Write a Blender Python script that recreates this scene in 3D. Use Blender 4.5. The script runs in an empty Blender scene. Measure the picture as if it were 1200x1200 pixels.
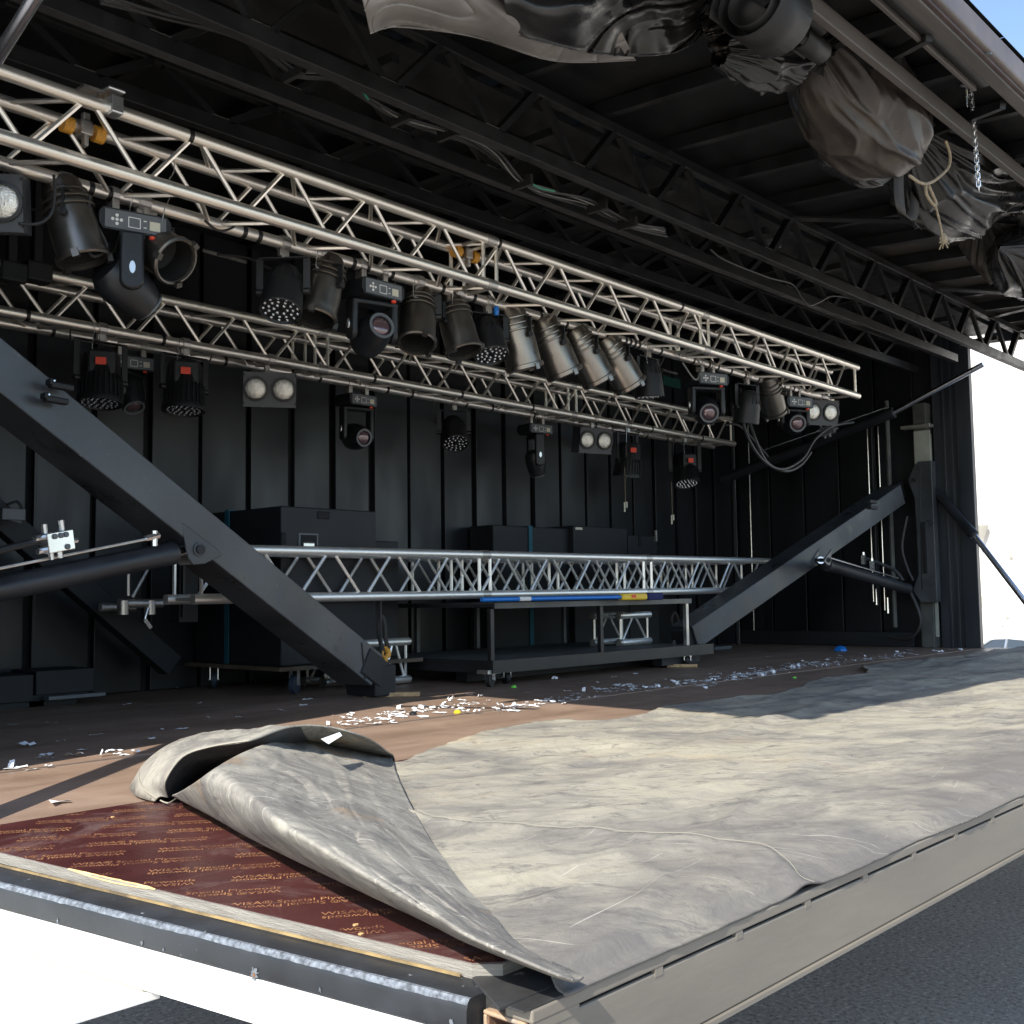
import bpy, math, random
from mathutils import Vector, Matrix, Quaternion, noise
R_ = math.radians
sc = bpy.context.scene
col = sc.collection

# ------------------------------------------------------------------ camera
FL = 1300.0
def _v(*a): return Vector(a)
XA = _v(1180, 80, FL).normalized()
ZA = _v(-245, -(FL*FL-1180*245)/80.0, FL).normalized()
YA = ZA.cross(XA).normalized()
CAM = _v(0, 0, 1.65)
def ray(u, v):
    d = _v(u-600, v-600, FL)
    return _v(XA.dot(d), YA.dot(d), ZA.dot(d))
def at(u, v, ax, val):
    d = ray(u, v); t = (val-CAM[ax])/d[ax]
    return CAM + d*t
def cdir(a, b, c):                      # direction given as right, down, away
    d = _v(a, b, c); return _v(XA.dot(d), YA.dot(d), ZA.dot(d)).normalized()
cam = bpy.data.cameras.new('camera'); camo = bpy.data.objects.new('camera', cam); col.objects.link(camo)
right = cdir(1, 0, 0); up = -cdir(0, 1, 0); back = -cdir(0, 0, 1)
M = Matrix(((right.x, up.x, back.x, CAM.x), (right.y, up.y, back.y, CAM.y), (right.z, up.z, back.z, CAM.z), (0, 0, 0, 1)))
camo.matrix_world = M
cam.sensor_fit = 'HORIZONTAL'; cam.sensor_width = 36; cam.lens = 36*FL/1200; cam.clip_start = .05; cam.clip_end = 2000
sc.camera = camo

# ------------------------------------------------------------------ sky, sun, exposure
SUN_EL, SUN_AZ = R_(42), R_(14)
w = bpy.data.worlds.new('World'); sc.world = w; w.use_nodes = True
nt = w.node_tree; nt.nodes.clear()
sky = nt.nodes.new('ShaderNodeTexSky'); sky.sky_type = 'NISHITA'; sky.sun_disc = False
sky.sun_elevation = SUN_EL; sky.air_density = 1.0; sky.dust_density = .6; sky.ozone_density = 1.5
to_sun = _v(-math.cos(SUN_EL)*math.cos(SUN_AZ), -math.cos(SUN_EL)*math.sin(SUN_AZ), math.sin(SUN_EL))
sky.sun_rotation = math.atan2(to_sun.x, to_sun.y)
bg = nt.nodes.new('ShaderNodeBackground'); bg.inputs[1].default_value = .15
out = nt.nodes.new('ShaderNodeOutputWorld')
nt.links.new(sky.outputs[0], bg.inputs[0]); nt.links.new(bg.outputs[0], out.inputs[0])
sun = bpy.data.lights.new('sun', 'SUN'); sun.energy = 4.3; sun.angle = R_(.55); sun.color = (1, .95, .86)
suno = bpy.data.objects.new('sun', sun); col.objects.link(suno)
suno.rotation_mode = 'QUATERNION'; suno.rotation_quaternion = to_sun.to_track_quat('Z', 'Y'); suno.location = (-5, -3, 9)
sc.view_settings.view_transform = 'Standard'; sc.view_settings.look = 'None'
sc.view_settings.exposure = .95; sc.view_settings.gamma = 1; sc.view_settings.use_curve_mapping = False
sc.render.engine = 'CYCLES'
sc.cycles.max_bounces = 8; sc.cycles.diffuse_bounces = 5; sc.cycles.glossy_bounces = 4

# ------------------------------------------------------------------ materials
def mat(name, c, rough=.5, metal=0, var=0, vscale=4, bump=0, bscale=30, spec=.5, c2=None, rvar=0, speck=None, coat=0, stretch=None):
    m = bpy.data.materials.new(name); m.use_nodes = True; n = m.node_tree; N = n.nodes; L = n.links
    b = N['Principled BSDF']; b.inputs['Base Color'].default_value = (*c, 1); b.inputs['Roughness'].default_value = rough
    b.inputs['Metallic'].default_value = metal; b.inputs['Specular IOR Level'].default_value = spec; b.inputs['Coat Weight'].default_value = coat
    tc = N.new('ShaderNodeTexCoord'); mp = N.new('ShaderNodeMapping'); L.new(tc.outputs['Object'], mp.inputs[0])
    if stretch: mp.inputs['Scale'].default_value = stretch
    last = None
    if var or c2:
        nz = N.new('ShaderNodeTexNoise'); nz.inputs['Scale'].default_value = vscale; nz.inputs['Detail'].default_value = 8; nz.inputs['Roughness'].default_value = .6
        L.new(mp.outputs[0], nz.inputs[0])
        cr = N.new('ShaderNodeValToRGB'); cr.color_ramp.elements[0].position = .36; cr.color_ramp.elements[1].position = .66
        a = c2 if c2 else tuple(x*(1-var) for x in c); d = c if c2 else tuple(min(1, x*(1+var)) for x in c)
        cr.color_ramp.elements[0].color = (*a, 1); cr.color_ramp.elements[1].color = (*d, 1)
        L.new(nz.outputs[0], cr.inputs[0]); last = cr.outputs[0]
    if speck:                                   # (colour, scale, threshold)
        if last is None:
            rg = N.new('ShaderNodeRGB'); rg.outputs[0].default_value = (*c, 1); last = rg.outputs[0]
        n2 = N.new('ShaderNodeTexNoise'); n2.inputs['Scale'].default_value = speck[1]; n2.inputs['Detail'].default_value = 5; n2.inputs['Roughness'].default_value = .7
        L.new(mp.outputs[0], n2.inputs[0])
        r2 = N.new('ShaderNodeValToRGB'); r2.color_ramp.elements[0].position = speck[2]; r2.color_ramp.elements[1].position = min(.99, speck[2]+.05)
        L.new(n2.outputs[0], r2.inputs[0])
        mx = N.new('ShaderNodeMix'); mx.data_type = 'RGBA'; L.new(r2.outputs[0], mx.inputs[0]); L.new(last, mx.inputs[6]); mx.inputs[7].default_value = (*speck[0], 1)
        last = mx.outputs[2]
    if last is not None: L.new(last, b.inputs['Base Color'])
    if rvar:
        n3 = N.new('ShaderNodeTexNoise'); n3.inputs['Scale'].default_value = vscale*2; n3.inputs['Detail'].default_value = 6; L.new(mp.outputs[0], n3.inputs[0])
        mr = N.new('ShaderNodeMapRange'); mr.inputs[1].default_value = .3; mr.inputs[2].default_value = .7
        mr.inputs[3].default_value = max(.05, rough-rvar); mr.inputs[4].default_value = min(1, rough+rvar); L.new(n3.outputs[0], mr.inputs[0]); L.new(mr.outputs[0], b.inputs['Roughness'])
    if bump:
        n4 = N.new('ShaderNodeTexNoise'); n4.inputs['Scale'].default_value = bscale; n4.inputs['Detail'].default_value = 6; L.new(mp.outputs[0], n4.inputs[0])
        bp = N.new('ShaderNodeBump'); bp.inputs['Strength'].default_value = bump; bp.inputs['Distance'].default_value = .01
        L.new(n4.outputs[0], bp.inputs['Height']); L.new(bp.outputs[0], b.inputs['Normal'])
    return m
MT = dict(
    alu=mat('aluminium', (.93, .9, .84), .42, .85, var=.14, vscale=9, rvar=.09, speck=((.35, .33, .3), 40, .68)),
    alubounce=mat('bounce_lit_aluminium', (.93, .87, .785), .34, .88, var=.1, vscale=9, rvar=.08, speck=((.45, .4, .34), 40, .7)),  # warm bounce light from the deck tinted into the metal colour
    alu_dull=mat('dull_aluminium', (.55, .53, .5), .42, .9, var=.25, vscale=9, rvar=.1),
    chrome=mat('bright_zinc', (.75, .76, .76), .25, .9, var=.1),
    rod=mat('polished_rod', (.62, .64, .68), .22, 1),
    black=mat('black_painted_steel', (.02, .0225, .027), .45, 0, var=.3, vscale=3, rvar=.12, speck=((.16, .15, .14), 60, .74), bump=.06),
    blackrough=mat('black_matt_paint', (.009, .0105, .013), .62, 0, var=.35, vscale=2.5, speck=((.09, .085, .08), 55, .75)),
    wall=mat('black_wall_paint', (.0095, .011, .0138), .42, 0, var=.45, vscale=1.6, rvar=.14, speck=((.16, .15, .14), 55, .74), stretch=(1, 1, .35), bump=.05),
    groove=mat('dark_joint', (.006, .006, .007), .8),
    endwall=mat('dusty_blue_black_wall', (.03, .036, .045), .42, 0, var=.35, vscale=2, rvar=.1, stretch=(1, 2, .3)),
    greybeam=mat('charcoal_grey_paint', (.05, .056, .063), .38, 0, var=.4, vscale=3, rvar=.14, speck=((.3, .3, .3), 30, .675), bump=.05),
    greygreen=mat('dusty_grey_paint', (.085, .09, .085), .6, 0, var=.3, vscale=6),
    pale=mat('pale_grey_panel', (.34, .36, .31), .6, 0, var=.15),
    can=mat('steel_can', (.3, .275, .245), .33, .95, var=.12, vscale=6, rvar=.08),
    candark=mat('dark_steel_can', (.17, .16, .145), .36, .9, var=.15, vscale=6, rvar=.08),
    inner=mat('dark_inside', (.01, .01, .01), .7),
    plastic=mat('black_plastic', (.012, .0135, .016), .4, 0, var=.2, vscale=12, bump=.1, bscale=200),
    fixture=mat('black_fixture_shell', (.009, .01, .0115), .5, 0, var=.3, vscale=12),
    panelgrey=mat('grey_panel', (.12, .13, .14), .5),
    white=mat('white_print', (.75, .75, .72), .6),
    sticker=mat('cream_sticker', (.6, .57, .45), .6),
    red=mat('red_orange_tag', (.85, .07, .03), .5),
    glass=mat('lens_glass', (.5, .52, .55), .08, .6),
    ledlens=mat('led_lens', (.5, .51, .53), .15, .75),
    pinklens=mat('tinted_lens', (.16, .1, .11), .1, .4, coat=1),
    lamp=mat('lamp_reflector', (.85, .82, .74), .28, .7, var=.2, vscale=50, bump=.5, bscale=120),
    orange=mat('amber_sleeve', (.75, .36, .05), .5, 0, var=.2),
    blue=mat('blue_plastic', (.01, .16, .55), .35),
    strapblue=mat('teal_strap', (.01, .09, .13), .7),
    navy=mat('navy_bristles', (.01, .015, .09), .8),
    yellow=mat('yellow_plastic', (.8, .52, .02), .4),
    gold=mat('brass_strip', (.46, .33, .15), .5, .2, var=.3, vscale=14, c2=(.16, .12, .07)),
    rubber=mat('black_rubber', (.012, .012, .013), .6),
    rubberblue=mat('blue_rubber', (.02, .035, .06), .6),
    white_paint=mat('white_paint', (.86, .86, .83), .4, 0, var=.05),
    cream=mat('cream_paint', (.84, .8, .66), .45, 0, var=.06),
    rust=mat('rusty_steel', (.26, .12, .055), .75, .1, c2=(.1, .07, .055), vscale=14, bump=.4, bscale=60),
    rustedge=mat('rusty_edge', (.5, .3, .15), .7, .2, c2=(.3, .27, .23), vscale=20, bump=.4, bscale=70),
    wood=mat('raw_wood', (.5, .33, .17), .7, 0, var=.3, vscale=6, stretch=(1, 8, 8)),
    splinter=mat('bare_splintered_wood', (.78, .52, .24), .75, 0, c2=(.5, .3, .13), vscale=25, bump=.5, bscale=60),
    paper=mat('white_paper', (.84, .86, .88), .7),
    rope=mat('tan_rope', (.33, .26, .17), .85, 0, var=.25, vscale=60),
    cable=mat('black_cable', (.02, .02, .021), .5),
    cablegrey=mat('grey_cable', (.16, .16, .15), .5, 0, var=.4, vscale=15),
    cablegreen=mat('green_cable', (.04, .24, .15), .5),
    neon=mat('neon_green', (.2, .8, .08), .5),
    tape=mat('black_tape', (.012, .012, .012), .45),
    webbing=mat('dark_webbing', (.05, .045, .04), .8, 0, bump=.3, bscale=300),
    letter=mat('orange_print', (.45, .22, .1), .45, 0, c2=(.15, .06, .035), vscale=16),
    beige=mat('beige_rail_paint', (.085, .076, .068), .5, 0, var=.25, vscale=4, stretch=(.4, 3, 3)),
    carpaint=mat('silver_car_paint', (.4, .43, .47), .3, .5, coat=.6),
    carglass=mat('car_window_glass', (.05, .06, .07), .05, 0, spec=.9),
    facade=mat('white_facade', (.7, .67, .62), .8, 0, var=.03),
    facadewin=mat('facade_window', (.35, .34, .3), .3),
    facadetrim=mat('facade_trim', (.6, .55, .42), .7),
)
# roof sheet with dust and painted light, tarp vinyl, deck wood, mat rubber, asphalt get their own trees
MT['darkwood'] = mat('dirty_plywood', (.1, .075, .052), .7, 0, var=.4, vscale=6)
MT['roof'] = mat('black_roof_sheet', (.008, .008, .0085), .5, 0, var=.35, vscale=2, rvar=.12)
MT['roofdust_lit'] = mat('dusty_lit_roof_sheet', (.05, .042, .036), .6, 0, var=.35, vscale=1.5)  # dust, with the tan light on the right end painted in
MT['girder'] = mat('black_girder_paint', (.012, .012, .0125), .42, 0, var=.25, vscale=5, rvar=.1, speck=((.25, .24, .22), 60, .76))
MT['vinyl'] = mat('black_vinyl', (.022, .02, .019), .3, 0, c2=(.006, .006, .007), vscale=3, rvar=.1, bump=.12, bscale=26, spec=.55)
MT['vinylmatt'] = mat('matt_black_vinyl', (.012, .012, .0125), .55, 0, var=.3, vscale=5)
MT['vinyldust'] = mat('dusty_black_vinyl', (.07, .057, .046), .36, 0, c2=(.014, .0125, .012), vscale=3.2, rvar=.1, bump=.15, bscale=26, speck=((.16, .13, .1), 20, .66))
MT['vinylgrey'] = mat('dusty_grey_vinyl', (.24, .22, .2), .36, 0, c2=(.09, .085, .08), vscale=1.4, rvar=.08, bump=.15, bscale=7)

def tree(name):
    m = bpy.data.materials.new(name); m.use_nodes = True; n = m.node_tree
    return m, n.nodes, n.links, n.nodes['Principled BSDF']
def nz(N, L, src, scale, detail=8, rough=.6, dist=0):
    a = N.new('ShaderNodeTexNoise'); a.inputs['Scale'].default_value = scale; a.inputs['Detail'].default_value = detail
    a.inputs['Roughness'].default_value = rough; a.inputs['Distortion'].default_value = dist; L.new(src, a.inputs[0]); return a.outputs[0]
def ramp(N, L, src, *st):
    r = N.new('ShaderNodeValToRGB'); e = r.color_ramp.elements
    while len(e) < len(st): e.new(.5)
    for k, (p, c) in enumerate(st): e[k].position = p; e[k].color = (*c, 1) if not isinstance(c, float) else (c, c, c, 1)
    L.new(src, r.inputs[0]); return r.outputs[0]
def mixc(N, L, f, a, b, mode='MIX'):
    x = N.new('ShaderNodeMix'); x.data_type = 'RGBA'; x.blend_type = mode
    for s, i in ((f, 0), (a, 6), (b, 7)):
        if hasattr(s, 'links'): L.new(s, x.inputs[i])
        elif i == 0: x.inputs[0].default_value = s
        else: x.inputs[i].default_value = (*s, 1)
    return x.outputs[2]
def mapping(N, L, s=(1, 1, 1), r=(0, 0, 0)):
    t = N.new('ShaderNodeTexCoord'); m = N.new('ShaderNodeMapping'); m.inputs['Scale'].default_value = s; m.inputs['Rotation'].default_value = r
    L.new(t.outputs['Object'], m.inputs[0]); return m.outputs[0]
def bumpn(N, L, b, h, st, d=.01):
    p = N.new('ShaderNodeBump'); p.inputs['Strength'].default_value = st; p.inputs['Distance'].default_value = d
    L.new(h, p.inputs['Height']); L.new(p.outputs[0], b.inputs['Normal'])

MATY0 = 1.72
def mapdir(N, L, deg, sx, sy, sz=1):            # noise stretched along a direction in the floor plane
    t = N.new('ShaderNodeTexCoord'); m = N.new('ShaderNodeMapping'); m.vector_type = 'TEXTURE'
    m.inputs['Rotation'].default_value = (0, 0, R_(deg)); m.inputs['Scale'].default_value = (1/sx, 1/sy, 1/sz)
    L.new(t.outputs['Object'], m.inputs[0]); return m.outputs[0]
def mk_mat_rubber():
    m, N, L, b = tree('worn_grey_mat')
    A = mapdir(N, L, -38, .9, 1.5); B = mapdir(N, L, -25, .8, 1.9); C = mapping(N, L)
    c = ramp(N, L, nz(N, L, A, 1.5, 12, .68, .9), (.3, (.13, .123, .115)), (.42, (.22, .206, .178)), (.53, (.315, .292, .237)), (.72, (.40, .368, .28)))
    c = mixc(N, L, ramp(N, L, nz(N, L, B, 5.5, 14, .78, .6), (.36, .8), (.46, 0.0)), c, (.12, .112, .108))      # grey smears
    c = mixc(N, L, ramp(N, L, nz(N, L, A, 9, 14, .8, 1.2), (.54, 0.0), (.62, .7)), c, (.115, .108, .104))        # scuffs
    c = mixc(N, L, ramp(N, L, nz(N, L, C, 2.6, 12, .75, .4), (.55, 0.0), (.7, .6)), c, (.15, .143, .138))      # blotches
    c = mixc(N, L, ramp(N, L, nz(N, L, C, 1.1, 8, .6, .5), (.58, 0.0), (.7, .45)), c, (.43, .31, .18))          # tan dust
    tcb = N.new('ShaderNodeTexCoord'); sx_ = N.new('ShaderNodeSeparateXYZ'); L.new(tcb.outputs['Object'], sx_.inputs[0])
    ma = N.new('ShaderNodeMath'); ma.operation = 'MULTIPLY_ADD'; L.new(nz(N, L, C, 2.2, 10, .7, .6), ma.inputs[0]); ma.inputs[1].default_value = 1.5; L.new(sx_.outputs[1], ma.inputs[2])
    mr_ = N.new('ShaderNodeMapRange'); mr_.inputs[1].default_value = 1.84; mr_.inputs[2].default_value = 2.25; mr_.inputs[3].default_value = .85; mr_.inputs[4].default_value = 0; L.new(ma.outputs[0], mr_.inputs[0])
    c = mixc(N, L, mr_.outputs[0], c, (.125, .117, .112))                                                         # worn grey border
    for (dg, sc_, th) in ((-55, 5, .7), (10, 6, .71)):                                             # pale scratches
        c = mixc(N, L, ramp(N, L, nz(N, L, mapdir(N, L, dg, .35, 16), sc_, 3, .5, 1.4), (th, 0.0), (th+.012, .55)), c, (.52, .5, .43))
    c = mixc(N, L, ramp(N, L, nz(N, L, C, 80, 6, .8), (.66, 0.0), (.72, .45)), c, (.5, .48, .42))
    c = mixc(N, L, ramp(N, L, nz(N, L, C, 38, 8, .8), (.3, .6), (.42, 0.0)), c, (.16, .15, .15))
    L.new(c, b.inputs['Base Color']); b.inputs['Roughness'].default_value = .8; b.inputs['Specular IOR Level'].default_value = .2
    bp1 = N.new('ShaderNodeBump'); bp1.inputs['Strength'].default_value = .6; bp1.inputs['Distance'].default_value = .016; L.new(nz(N, L, C, 6, 12, .68, .8), bp1.inputs['Height'])
    bp2 = N.new('ShaderNodeBump'); bp2.inputs['Strength'].default_value = .35; bp2.inputs['Distance'].default_value = .003; L.new(nz(N, L, C, 190, 5, .8), bp2.inputs['Height'])
    L.new(bp1.outputs[0], bp2.inputs['Normal']); L.new(bp2.outputs[0], b.inputs['Normal']); return m
MT['mat'] = mk_mat_rubber()
def mk_flap():
    m, N, L, b = tree('mat_underside')
    C = mapping(N, L); A = mapdir(N, L, 60, .7, 1.8)
    c = ramp(N, L, nz(N, L, C, 3.2, 13, .7, 1.2), (.34, (.15, .14, .13)), (.46, (.235, .22, .194)), (.56, (.315, .296, .254)), (.7, (.39, .364, .30)))
    c = mixc(N, L, ramp(N, L, nz(N, L, C, 7, 14, .8, 1.5), (.52, 0.0), (.6, .6)), c, (.12, .116, .112))
    c = mixc(N, L, ramp(N, L, nz(N, L, A, 4, 12, .78, 2), (.56, 0.0), (.62, .5)), c, (.38, .36, .31))
    c = mixc(N, L, ramp(N, L, nz(N, L, C, 2.3, 8, .7, .3), (.6, 0.0), (.68, .5)), c, (.42, .27, .13))
    for (dg, th) in ((20, .67), (-35, .68), (80, .685)):
        c = mixc(N, L, ramp(N, L, nz(N, L, mapdir(N, L, dg, .6, 14), 5, 3, .5, 1.6), (th, 0.0), (th+.012, .6)), c, (.5, .47, .4))
    c = mixc(N, L, ramp(N, L, nz(N, L, C, 70, 6, .8), (.64, 0.0), (.7, .4)), c, (.45, .43, .38))
    L.new(c, b.inputs['Base Color']); b.inputs['Roughness'].default_value = .8; b.inputs['Specular IOR Level'].default_value = .2
    bp1 = N.new('ShaderNodeBump'); bp1.inputs['Strength'].default_value = .8; bp1.inputs['Distance'].default_value = .014; L.new(nz(N, L, C, 7, 12, .7, 1.4), bp1.inputs['Height'])
    bp2 = N.new('ShaderNodeBump'); bp2.inputs['Strength'].default_value = .4; bp2.inputs['Distance'].default_value = .003; L.new(nz(N, L, C, 200, 5, .8), bp2.inputs['Height'])
    L.new(bp1.outputs[0], bp2.inputs['Normal']); L.new(bp2.outputs[0], b.inputs['Normal']); return m
MT['flap'] = mk_flap()
MT['matinner_shade'] = mat('shaded_woven_inner_face', (.07, .072, .078), .7, 0, c2=(.03, .032, .037), vscale=8, bump=.3, bscale=200)  # dark fabric, with the shade inside the fold painted in
def mk_deck(name, dark, light, dust):
    m, N, L, b = tree(name)
    v = mapping(N, L, (.6, 2.5, 1)); n1 = nz(N, L, v, 2, 8, .6, .4)
    c = ramp(N, L, n1, (.35, dark), (.65, light))
    n2 = nz(N, L, mapping(N, L), 3.5, 9, .72, .8)
    c = mixc(N, L, ramp(N, L, n2, (.5, 0.0), (.75, dust[3])), c, dust[:3])
    sc1 = nz(N, L, mapping(N, L, (1, 14, 1), (0, 0, .5)), 6, 6, .7, 1)
    c = mixc(N, L, ramp(N, L, sc1, (.66, 0.0), (.72, .35)), c, dust[:3])
    L.new(c, b.inputs['Base Color'])
    L.new(ramp(N, L, n2, (.35, .25 if 'red' in name else .36), (.7, .62)), b.inputs['Roughness'])
    bumpn(N, L, b, nz(N, L, mapping(N, L), 60, 5, .6), .08, .005); return m
MT['deck'] = mk_deck('brown_deck_film', (.2, .134, .094), (.29, .2, .148), (.3, .22, .16, .5))
MT['redfilm'] = mk_deck('dark_red_film', (.046, .012, .012), (.07, .02, .018), (.26, .2, .18, .5))
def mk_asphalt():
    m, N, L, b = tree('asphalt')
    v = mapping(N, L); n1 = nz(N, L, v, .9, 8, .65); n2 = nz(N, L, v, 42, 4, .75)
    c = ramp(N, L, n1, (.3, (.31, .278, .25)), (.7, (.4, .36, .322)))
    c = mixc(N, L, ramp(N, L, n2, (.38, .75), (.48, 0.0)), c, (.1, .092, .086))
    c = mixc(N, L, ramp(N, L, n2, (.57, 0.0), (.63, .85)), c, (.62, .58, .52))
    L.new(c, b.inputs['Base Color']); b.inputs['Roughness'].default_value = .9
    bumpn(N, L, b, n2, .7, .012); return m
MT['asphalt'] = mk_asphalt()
MT['edgeply'] = mat('weathered_ply_edge', (.3, .285, .25), .8, 0, c2=(.19, .175, .155), vscale=7, stretch=(1, 1, 14), bump=.4, bscale=40)
MT['steelworn'] = mat('worn_black_steel', (.02, .0225, .027), .52, 0, var=.4, vscale=5, rvar=.15, speck=((.5, .52, .55), 34, .68), bump=.1)
MT['steeltop'] = mat('scuffed_black_plate', (.03, .03, .031), .6, 0, var=.5, vscale=6, speck=((.22, .21, .2), 18, .62), bump=.2)
MT['bare_highlight'] = mat('bare_steel_and_highlight', (.26, .285, .32), .5, .3, c2=(.08, .088, .1), vscale=90, bump=.3, bscale=50)  # bare steel of the chips, also the painted corner highlight
MT['fascia'] = mat('dusty_taupe_steel', (.235, .207, .166), .55, 0, c2=(.165, .148, .122), vscale=1.6, rvar=.1, speck=((.4, .36, .3), 45, .78), bump=.08, stretch=(.5, 1, 2))

# ------------------------------------------------------------------ mesh builder
class MB:
    def __init__(s): s.v = []; s.f = []
    def quadgrid(s, P, cu=False, cv=False):
        o = len(s.v); n = len(P); k = len(P[0])
        for r in P: s.v += [tuple(p) for p in r]
        for i in range(n if cu else n-1):
            for j in range(k if cv else k-1):
                a = o+i*k+j; b_ = o+i*k+(j+1) % k; c = o+((i+1) % n)*k+(j+1) % k; d = o+((i+1) % n)*k+j
                s.f.append((a, b_, c, d))
        return s
    def box(s, a, b, M_=None):
        a = Vector(a); b = Vector(b); o = len(s.v)
        for z in (a.z, b.z):
            for x, y in ((a.x, a.y), (b.x, a.y), (b.x, b.y), (a.x, b.y)):
                p = Vector((x, y, z)); p = M_ @ p if M_ else p; s.v.append(tuple(p))
        s.f += [(o+3, o+2, o+1, o), (o+4, o+5, o+6, o+7)] + [(o+i, o+(i+1) % 4, o+4+(i+1) % 4, o+4+i) for i in range(4)]
        return s
    def cbox(s, c, d, M_=None):
        c = Vector(c); d = Vector(d)/2; return s.box(c-d, c+d, M_)
    def prism(s, poly, z0, z1):
        n = len(poly); o = len(s.v)
        for z in (z0, z1):
            for p in poly: s.v.append((p[0], p[1], z))
        s.f.append(tuple(o+n-1-i for i in range(n))); s.f.append(tuple(o+n+i for i in range(n)))
        for i in range(n): s.f.append((o+i, o+(i+1) % n, o+n+(i+1) % n, o+n+i))
        return s
    def xprism(s, poly, M_, t):                      # polygon in local XY of M_, thickness t along local Z
        n = len(poly); o = len(s.v)
        for z in (-t/2, t/2):
            for p in poly: s.v.append(tuple(M_ @ Vector((p[0], p[1], z))))
        s.f.append(tuple(o+n-1-i for i in range(n))); s.f.append(tuple(o+n+i for i in range(n)))
        for i in range(n): s.f.append((o+i, o+(i+1) % n, o+n+(i+1) % n, o+n+i))
        return s
    def beam(s, p0, p1, w_, h, upv=(0, 0, 1)):
        p0 = Vector(p0); p1 = Vector(p1); d = (p1-p0); Ln = d.length; d.normalize()
        sd = d.cross(Vector(upv)).normalized(); u_ = sd.cross(d)
        Mx = Matrix((( d.x, sd.x, u_.x, p0.x), (d.y, sd.y, u_.y, p0.y), (d.z, sd.z, u_.z, p0.z), (0, 0, 0, 1)))
        return s.box((0, -w_/2, -h/2), (Ln, w_/2, h/2), Mx)
    def lathe(s, prof, M_=None, n=16, caps=True):   # prof: (r, z)
        o = len(s.v); k = len(prof)
        for r, z in prof:
            for i in range(n):
                a = 2*math.pi*i/n; p = Vector((r*math.cos(a), r*math.sin(a), z)); p = M_ @ p if M_ else p; s.v.append(tuple(p))
        for j in range(k-1):
            for i in range(n): s.f.append((o+j*n+i, o+j*n+(i+1) % n, o+(j+1)*n+(i+1) % n, o+(j+1)*n+i))
        if caps:
            s.f.append(tuple(o+n-1-i for i in range(n))); s.f.append(tuple(o+(k-1)*n+i for i in range(n)))
        return s
    def cyl(s, p0, p1, r0, r1=None, n=12):
        p0 = Vector(p0); p1 = Vector(p1); d = p1-p0
        Mx = Matrix.Translation(p0) @ d.to_track_quat('Z', 'Y').to_matrix().to_4x4()
        return s.lathe([(r0, 0), (r0 if r1 is None else r1, d.length)], Mx, n)
    def tube(s, pts, r, n=8, smooth=6):
        pts = catmull([Vector(p) for p in pts], smooth); rings = []
        pu = Vector((0, 0, 1))
        for i, p in enumerate(pts):
            d = (pts[min(i+1, len(pts)-1)]-pts[max(i-1, 0)]).normalized()
            if abs(d.dot(pu)) > .95: pu = Vector((0, 1, 0)) if abs(d.y) < .9 else Vector((1, 0, 0))
            a = d.cross(pu).normalized(); b_ = a.cross(d); pu = b_
            rings.append([p+(a*math.cos(2*math.pi*k/n)+b_*math.sin(2*math.pi*k/n))*r for k in range(n)])
        o = len(s.v); s.quadgrid(rings, cv=True)
        m_ = len(rings); s.f.append(tuple(o+k for k in range(n))); s.f.append(tuple(o+(m_-1)*n+n-1-k for k in range(n)))
        return s
    def mesh(s, name, m, smooth=False, ang=35):
        me = bpy.data.meshes.new(name); me.from_pydata(s.v, [], s.f); me.update()
        me.materials.append(m)
        if smooth:
            me.polygons.foreach_set('use_smooth', [True]*len(me.polygons)); me.set_sharp_from_angle(angle=R_(ang))
        return me
def catmull(P, k):
    if k <= 1 or len(P) < 3: return P
    o = []
    for i in range(len(P)-1):
        a = P[max(i-1, 0)]; b = P[i]; c = P[i+1]; d = P[min(i+2, len(P)-1)]
        for j in range(k):
            t = j/k; o.append(.5*((2*b)+(c-a)*t+(2*a-5*b+4*c-d)*t*t+(3*b-a-3*c+d)*t**3))
    o.append(P[-1]); return o
def lerp_list(Ls, s):                                # smooth interpolation through a list of numbers / tuples
    n = len(Ls)-1; x = s*n; i = min(int(x), n-1); t = x-i
    g = lambda q: Vector(q) if hasattr(q, '__len__') else q
    a = g(Ls[max(i-1, 0)]); b = g(Ls[i]); c = g(Ls[i+1]); d = g(Ls[min(i+2, n)])
    return .5*((2*b)+(c-a)*t+(2*a-5*b+4*c-d)*t*t+(3*b-a-3*c+d)*t**3)
def link(name, me, parent=None, world=True, mw=None):
    o = bpy.data.objects.new(name, me); col.objects.link(o)
    if parent is not None:
        o.parent = parent
        if world: o.matrix_parent_inverse = parent_world(parent).inverted()
    if mw is not None: o.matrix_basis = mw
    return o
PW = {}
def parent_world(p):
    return PW.get(p.name, Matrix.Identity(4))
def put(name, mb, m, parent=None, smooth=False, bevel=0, ang=35):
    o = link(name, mb.mesh(name, MT[m] if isinstance(m, str) else m, smooth, ang), parent)
    if parent is None: pass
    if bevel:
        b = o.modifiers.new('bevel', 'BEVEL'); b.width = bevel; b.segments = 2; b.limit_method = 'ANGLE'
    if parent is not None and parent.name in PW: PW[o.name] = PW[parent.name] if False else Matrix.Identity(4)
    return o
def sub(name, mb, m, part, smooth=False, bevel=0):   # sub-part of a world-built part (part's own world matrix is identity)
    o = link(name, mb.mesh(name, MT[m], smooth), None); o.parent = part; o.matrix_parent_inverse = Matrix.Identity(4)
    if bevel:
        b = o.modifiers.new('bevel', 'BEVEL'); b.width = bevel; b.segments = 2
    return o
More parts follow.
